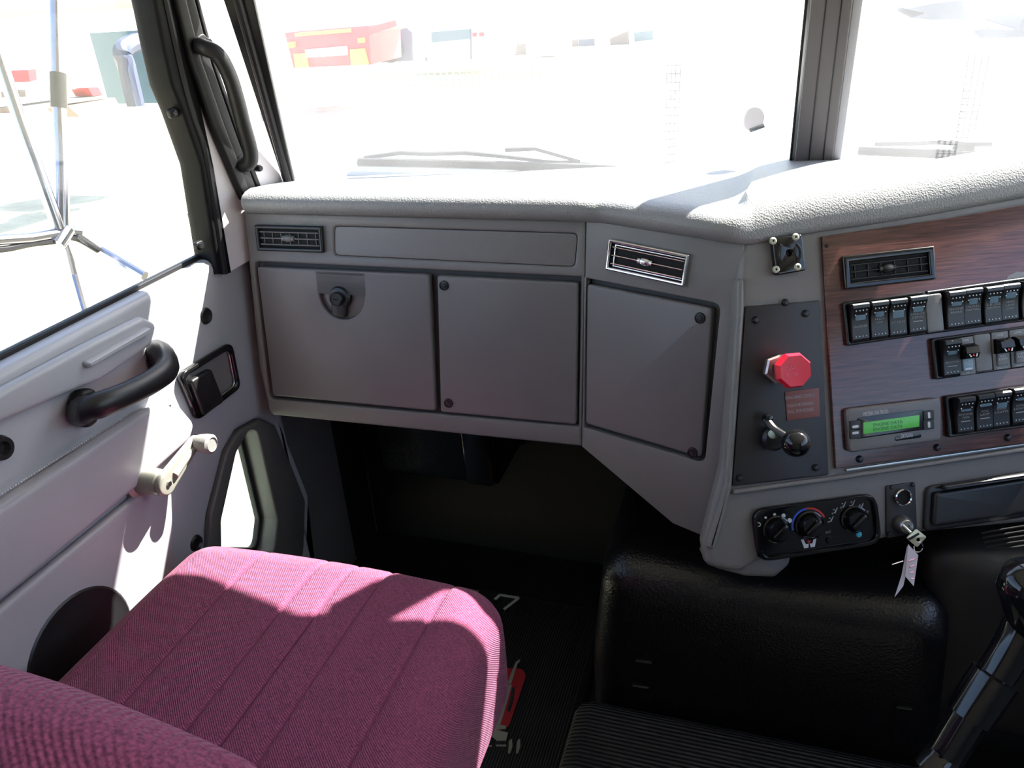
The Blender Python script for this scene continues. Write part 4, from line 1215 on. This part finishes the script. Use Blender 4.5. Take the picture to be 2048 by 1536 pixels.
def bf(p, q):
    p = p.copy()
    p.y += -0.16 * (p.z - 0.5)
    p.z += 0.02 * (1 - q.x * q.x) - 0.05 * max(0, q.x) ** 2 * max(0, q.z)
    return p
mk('backrest', rbox((-0.80, 0.14, 0.48), (-0.262, 0.345, 0.835), 0.062, (60, 24, 30), bf), 'seat_back', seat, smooth=80)
mk('seat_base', wbox((-0.74, 0.2, 0.02), (-0.33, 0.66, 0.34), 0.02), 'black', seat)

# ================================================================== OUTSIDE
# own bonnet
hd_ = thing('truck_bonnet', 'white bonnet of the truck blown out by sunlight', 'bonnet', V((0.065, 2.5, 0.2)))
secs = []
for y in [1.575 + 2.0 * k / 14 for k in range(15)]:
    wd = 0.86 - 0.10 * (y - 1.52) / 2.0
    zc = 0.885 - 0.012 * (y - 1.5)
    if y > 3.2: zc -= (y - 3.2) ** 2 * 0.5
    secs.append([V((0.065 + wd * s, y, zc - 0.05 * abs(s) ** 2.5 - (0.45 if abs(s) > 1.005 else 0))) for s in (-1.01, -1, -0.8, -0.5, -0.2, 0, 0.2, 0.5, 0.8, 1, 1.01)])
mk('bonnet_skin', loft(secs), 'white_paint', hd_, smooth=50)
mk('cowl', wbox((-0.85, 1.565, 0.2), (0.98, 1.60, 0.872), 0.01), 'white_paint', hd_)
bs = thing('bug_screen', 'pale green mesh bug screen across the far bonnet edge', 'bug screen', V((0.0, 3.5, 0.8)))
b = bmesh.new()
x0s, x1s = ony(640, 172, 3.45).x, ony(1190, 150, 3.45).x
for k in range(44):
    x = x0s + (x1s - x0s) * k / 43
    tube([V((x, 3.45, 0.80)), V((x, 3.46, 0.905))], 0.0035, 4, b)
for k in range(5):
    z = 0.83 + 0.018 * k
    tube([V((x0s, 3.45, z)), V((x1s, 3.46, z))], 0.004, 4, b)
mk('mesh_wires', b, 'screen_green', bs, kind='stuff')
# wipers
def wiper(label, F_, blade, arms):
    t = thing('windshield_wiper', label, 'wiper', F_.p(*blade[0], -0.03), 'windshield wipers')
    mk('blade', tube([F_.p(x, y, -0.022) for x, y in blade], 0.0075, 8, flat=1.0), 'rubber', t)
    for a in arms:
        mk('arm', tube([F_.p(x, y, -0.036) for x, y in a], 0.004, 6), 'rubber', t)
wiper('windshield wiper resting on the left pane', W1, [(716, 324), (900, 328), (1090, 333), (1246, 338)],
      [[(728, 316), (800, 306), (850, 308), (930, 306), (1000, 312), (1090, 322), (1180, 328)], [(1010, 300), (1070, 297), (1110, 308), (1160, 322)]])
wiper('windshield wiper on the right pane at the picture edge', W2, [(1717, 301), (1850, 306), (1950, 312), (2080, 316)],
      [[(1750, 288), (1840, 286), (1880, 284), (1930, 288), (1985, 288)], [(1905, 296), (1950, 296)]])
# round mount on the glass
dm = thing('round_mount', 'pale round mount with small bracket stuck on the windshield', 'mount', W1.Mp(1506, 235))
mk('disc', plate(circ(0.0165, 28, 0, 0, 0.021), W1.Mp(1506, 234), 0.001, 0.010, 0.003), 'pillar', dm)
bq_ = W1.uvs([(1498, 258), (1528, 247), (1530, 254), (1500, 265)], 0.01)
mk('bracket', plate(bq_, W1, 0.004, 0.012, 0.001), 'steel', dm)
# wire grids modelled in place of reflections on the glass
def strip(label, F_, q, w, n):
    a, b_, c_, d_ = [F_.p(x, y, w) for x, y in q]
    t = thing('reflection_grid', label, 'reflection grid', d_, 'wire grids standing in for reflections')
    b = bmesh.new()
    for k in range(4):
        s = k / 3
        tube([a.lerp(b_, s), d_.lerp(c_, s)], 0.0009, 4, b)
    for k in range(n + 1):
        s = k / n
        tube([a.lerp(d_, s), b_.lerp(c_, s)], 0.0009, 4, b)
    mk('wire_grid', b, 'column', t, kind='stuff')
strip('narrow wire grid standing in for a reflection in the left windshield pane', W1, [(1334, 130), (1361, 130), (1354, 336), (1330, 340)], -0.05, 13)
strip('narrow wire grid standing in for a reflection in the right windshield pane', W2, [(1938, 110), (1978, 112), (1946, 275), (1912, 276)], -0.05, 12)
MX = Fr((-1.22, 0, 0), (0, 1, 0), (0, 0, 1))
strip('narrow wire grid standing in for a side window reflection above the mirror post', MX, [(104, -40), (121, -40), (123, 150), (106, 150)], 0.0, 16)
# mirror bracket
mb = thing('mirror_bracket', 'chrome tubular mirror bracket outside the passenger window', 'mirror bracket', MX.p(125, 470))
mk('post', tube([MX.p(112, -60), MX.p(116, 150), MX.p(122, 300), MX.p(126, 458)], 0.0115, 14), 'tube', mb)
mk('post_sleeve', tube([MX.p(116, 146), MX.p(118, 216)], 0.0135, 14), 'rubber', mb)
mk('diagonal_tube', tube([MX.p(-20, 60, -0.05), MX.p(40, 240, -0.03), MX.p(80, 350, -0.01), MX.p(118, 458)], 0.011, 12), 'tube', mb)
mk('cross_tube', tube([MX.p(-40, 482), MX.p(60, 476), MX.p(140, 462), MX.p(158, 464)], 0.009, 12), 'tube', mb)
mk('cable', tube(spline([MX.p(-40, 500), MX.p(10, 498), MX.p(60, 488), MX.p(110, 482), MX.p(150, 476), MX.p(195, 500)], 4), 0.006, 8), 'rubber', mb)
mk('clamp', tube([MX.p(112, 490), MX.p(132, 458)], 0.016, 12), 'tube', mb)
mk('lower_stay', tube([MX.p(128, 490), MX.p(150, 550), MX.p(178, 645, 0.05)], 0.008, 10), 'tube', mb)
mk('rear_stay', tube([MX.p(150, 470), MX.p(200, 500), MX.p(290, 552, 0.1)], 0.009, 10), 'tube', mb)

# parked vehicles across the yard
def YF(y): return Fr((0, y, 0), (1, 0, 0), (0, 0, 1))
T = YF(18.0)
TD = YF(21.0)
def tp(pts, fr, w0, w1, m, nm, parent, bev=0.0):
    return mk(nm, plate(fr.uvs(pts), fr, w0, w1, bev), m, parent)
rt_ = thing('red_trailer', 'red flatbed trailer rear with yellow panels seen through the left pane', 'trailer', T.p(650, 140) - V((0, 0, 0.4)))
tp([(566, 66), (735, 52), (740, 130), (584, 137)], T, -1.8, -0.05, 'trailer_red', 'tail_frame', rt_, 0.03)
tp([(735, 56), (790, 40), (794, 52), (738, 70)], T, -1.8, 0.0, 'trailer_red', 'ramp', rt_)
tp([(590, 66), (700, 57), (701, 64), (591, 73)], T, -0.1, 0.02, 'yellow', 'top_strip', rt_)
for q in ([(576, 84), (590, 83), (590, 95), (577, 96)], [(716, 76), (728, 75), (729, 85), (717, 86)]):
    tp(q, T, -0.1, 0.04, 'amber', 'lamp', rt_, 0.01)
for q in ([(588, 108), (611, 106), (616, 135), (592, 136)], [(701, 99), (728, 97), (736, 128), (703, 130)]):
    tp(q, T, -0.1, 0.03, 'yellow', 'marker_panel', rt_)
tp([(612, 99), (693, 92), (694, 110), (613, 115)], T, -0.1, 0.05, 'print', 'number_board', rt_)
def wheel(parent, x, y, px, fr, w=0.0):
    m = fr.Mp(x, y, w)
    r = (fr.p(x + px, y, w) - fr.p(x, y, w)).length
    mk('tyre', lathe([(r * 0.5, -0.05), (r * 0.55, 0.05), (r * 0.9, 0.06), (r, 0.0), (r, -0.2), (r * 0.9, -0.28), (r * 0.5, -0.25)], m @ Matrix.Rotation(0.5, 4, 'Y'), 28), 'tyre', parent)
    mk('wheel_hub', lathe([(r * 0.52, 0.0), (r * 0.3, 0.03), (0, 0.05)], m @ Matrix.Rotation(0.5, 4, 'Y'), 20), 'steel', parent)
dt = thing('dark_truck', 'dark truck with large wheel behind the red trailer', 'truck', T.p(770, 130) - V((0, -0.3, 0.4)))
tp([(738, 66), (792, 56), (806, 68), (808, 127), (742, 131)], TD, -2.0, -0.6, 'navy', 'chassis_side', dt, 0.05)
wheel(dt, 780, 98, 24, TD, -0.4)
wheel(dt, 750, 98, 20, TD, -0.5)
wt = thing('white_truck', 'white truck rear with dark window beside the red trailer', 'truck', T.p(890, 130) - V((0, -1, 0.4)))
T2 = YF(25.0)
tp([(806, 20), (1000, 5), (984, 124), (810, 130)], T2, -2.5, 0.0, 'white_paint', 'tail_body', wt, 0.05)
tp([(856, 65), (940, 58), (941, 78), (857, 86)], T2, -0.1, 0.03, 'teal', 'rear_window', wt)
for q in ([(812, 76), (820, 75), (820, 84), (812, 85)], [(824, 75), (834, 74), (834, 83), (824, 84)], [(838, 74), (848, 73), (848, 82), (838, 83)], [(945, 66), (954, 65), (954, 73), (945, 74)], [(959, 65), (968, 64), (969, 73), (959, 73)]):
    tp(q, T2, -0.1, 0.03, 'trailer_red', 'tail_lamp', wt, 0.01)
for q in ([(850, 64), (853, 64), (854, 122), (851, 122)], [(940, 57), (943, 57), (944, 118), (941, 118)]):
    tp(q, T2, -0.1, 0.02, 'navy', 'door_gap', wt)
pv = thing('parked_van', 'far white van with dark grille beyond the bonnet', 'van', T.p(1060, 120) - V((0, -4, 0.4)))
T3 = YF(30.0)
T5 = YF(34.0)
tp([(988, 40), (1110, 28), (1112, 112), (990, 120)], T3, -2.5, 0.0, 'white_paint', 'body', pv, 0.05)
tp([(990, 92), (1020, 90), (1020, 112), (991, 114)], T3, -0.1, 0.03, 'navy', 'grille', pv)
tp([(1021, 90), (1052, 87), (1052, 109), (1021, 111)], T3, -0.1, 0.03, 'brown_steel', 'grille_half', pv)
pu = thing('parked_ute', 'far pale pickup with dark tray gap beyond the bonnet', 'pickup', T.p(1160, 110) - V((0, -4, 0.4)))
tp([(1112, 50), (1320, 36), (1320, 92), (1114, 112)], T5, -2.5, -0.2, 'white_paint', 'body', pu, 0.05)
tp([(1120, 82), (1153, 79), (1154, 101), (1121, 104)], T5, -0.3, -0.15, 'brown_steel', 'tray_panel', pu)
tp([(1155, 80), (1187, 78), (1187, 98), (1155, 100)], T5, -0.3, -0.15, 'navy', 'tray_gap', pu)
tp([(1218, 78), (1255, 62), (1257, 96), (1220, 100)], T5, -0.3, -0.15, 'brown_steel', 'side_window', pu)
tp([(1266, 66), (1304, 62), (1305, 80), (1268, 84)], T5, -0.3, -0.15, 'teal', 'rear_window', pu)
bt_ = thing('blue_truck', 'dark blue truck shape at the top right through the right pane', 'truck', T.p(1980, 80) - V((0, -1, 0.4)))
T4 = YF(15.0)
tp([(1812, 18), (1860, 8), (1925, 0), (1930, 20), (1936, 38), (1860, 40), (1822, 36), (1850, 26)], T4, -2.5, 0.0, 'navy', 'bonnet', bt_)
tp([(1945, 62), (1975, 56), (2010, 60), (2036, 58), (2048, 34), (2100, 20), (2100, 72), (2010, 76), (1960, 76)], T4, -2.5, 0.0, 'navy', 'front_guard', bt_)
# things in the yard beyond the side window
SX_ = Fr((-9.0, 0, 0), (0, 1, 0), (0, 0, 1))
gt = thing('mudguard_truck', 'blue grey truck with arched mudguard beyond the passenger window', 'truck', SX_.p(290, 215))
tp([(286, 60), (322, 60), (345, 200), (322, 206)], SX_, -1.0, 0.0, 'teal', 'tank_side', gt, 0.02)
ga_ = [SX_.p(x, y, 0.0) for x, y in ((272, 212), (262, 170), (252, 130), (244, 105), (256, 92), (276, 84))]
mk('mudguard', tube(spline(ga_, 4), 0.13, 10), 'navy', gt)
ftr = thing('flatbed_trailer', 'low flatbed trailer frame standing beyond the passenger window', 'trailer', SX_.p(150, 230))
for q in ([(50, 182), (150, 168), (152, 178), (52, 194)], [(40, 214), (210, 190), (212, 198), (44, 226)], [(130, 208), (230, 195), (250, 232), (160, 234)]):
    tp(q, SX_, -0.4, 0.0, 'brown_steel', 'beam', ftr)
for q in ([(56, 140), (72, 138), (74, 160), (60, 164)], [(176, 176), (196, 174), (206, 190), (186, 192)]):
    tp(q, SX_, -0.3, 0.0, 'trailer_red', 'tail_lamp', ftr)
rp = thing('checker_ramp', 'dark checker plate ramp outside at the left picture edge', 'ramp', SX_.p(10, 290))
tp([(-40, 250), (40, 250), (52, 268), (40, 276), (-40, 292)], Fr((-4.0, 0, 0), (0, 1, 0), (0, 0, 1)), -0.2, 0.0, 'brown_steel', 'ramp_plate', rp)
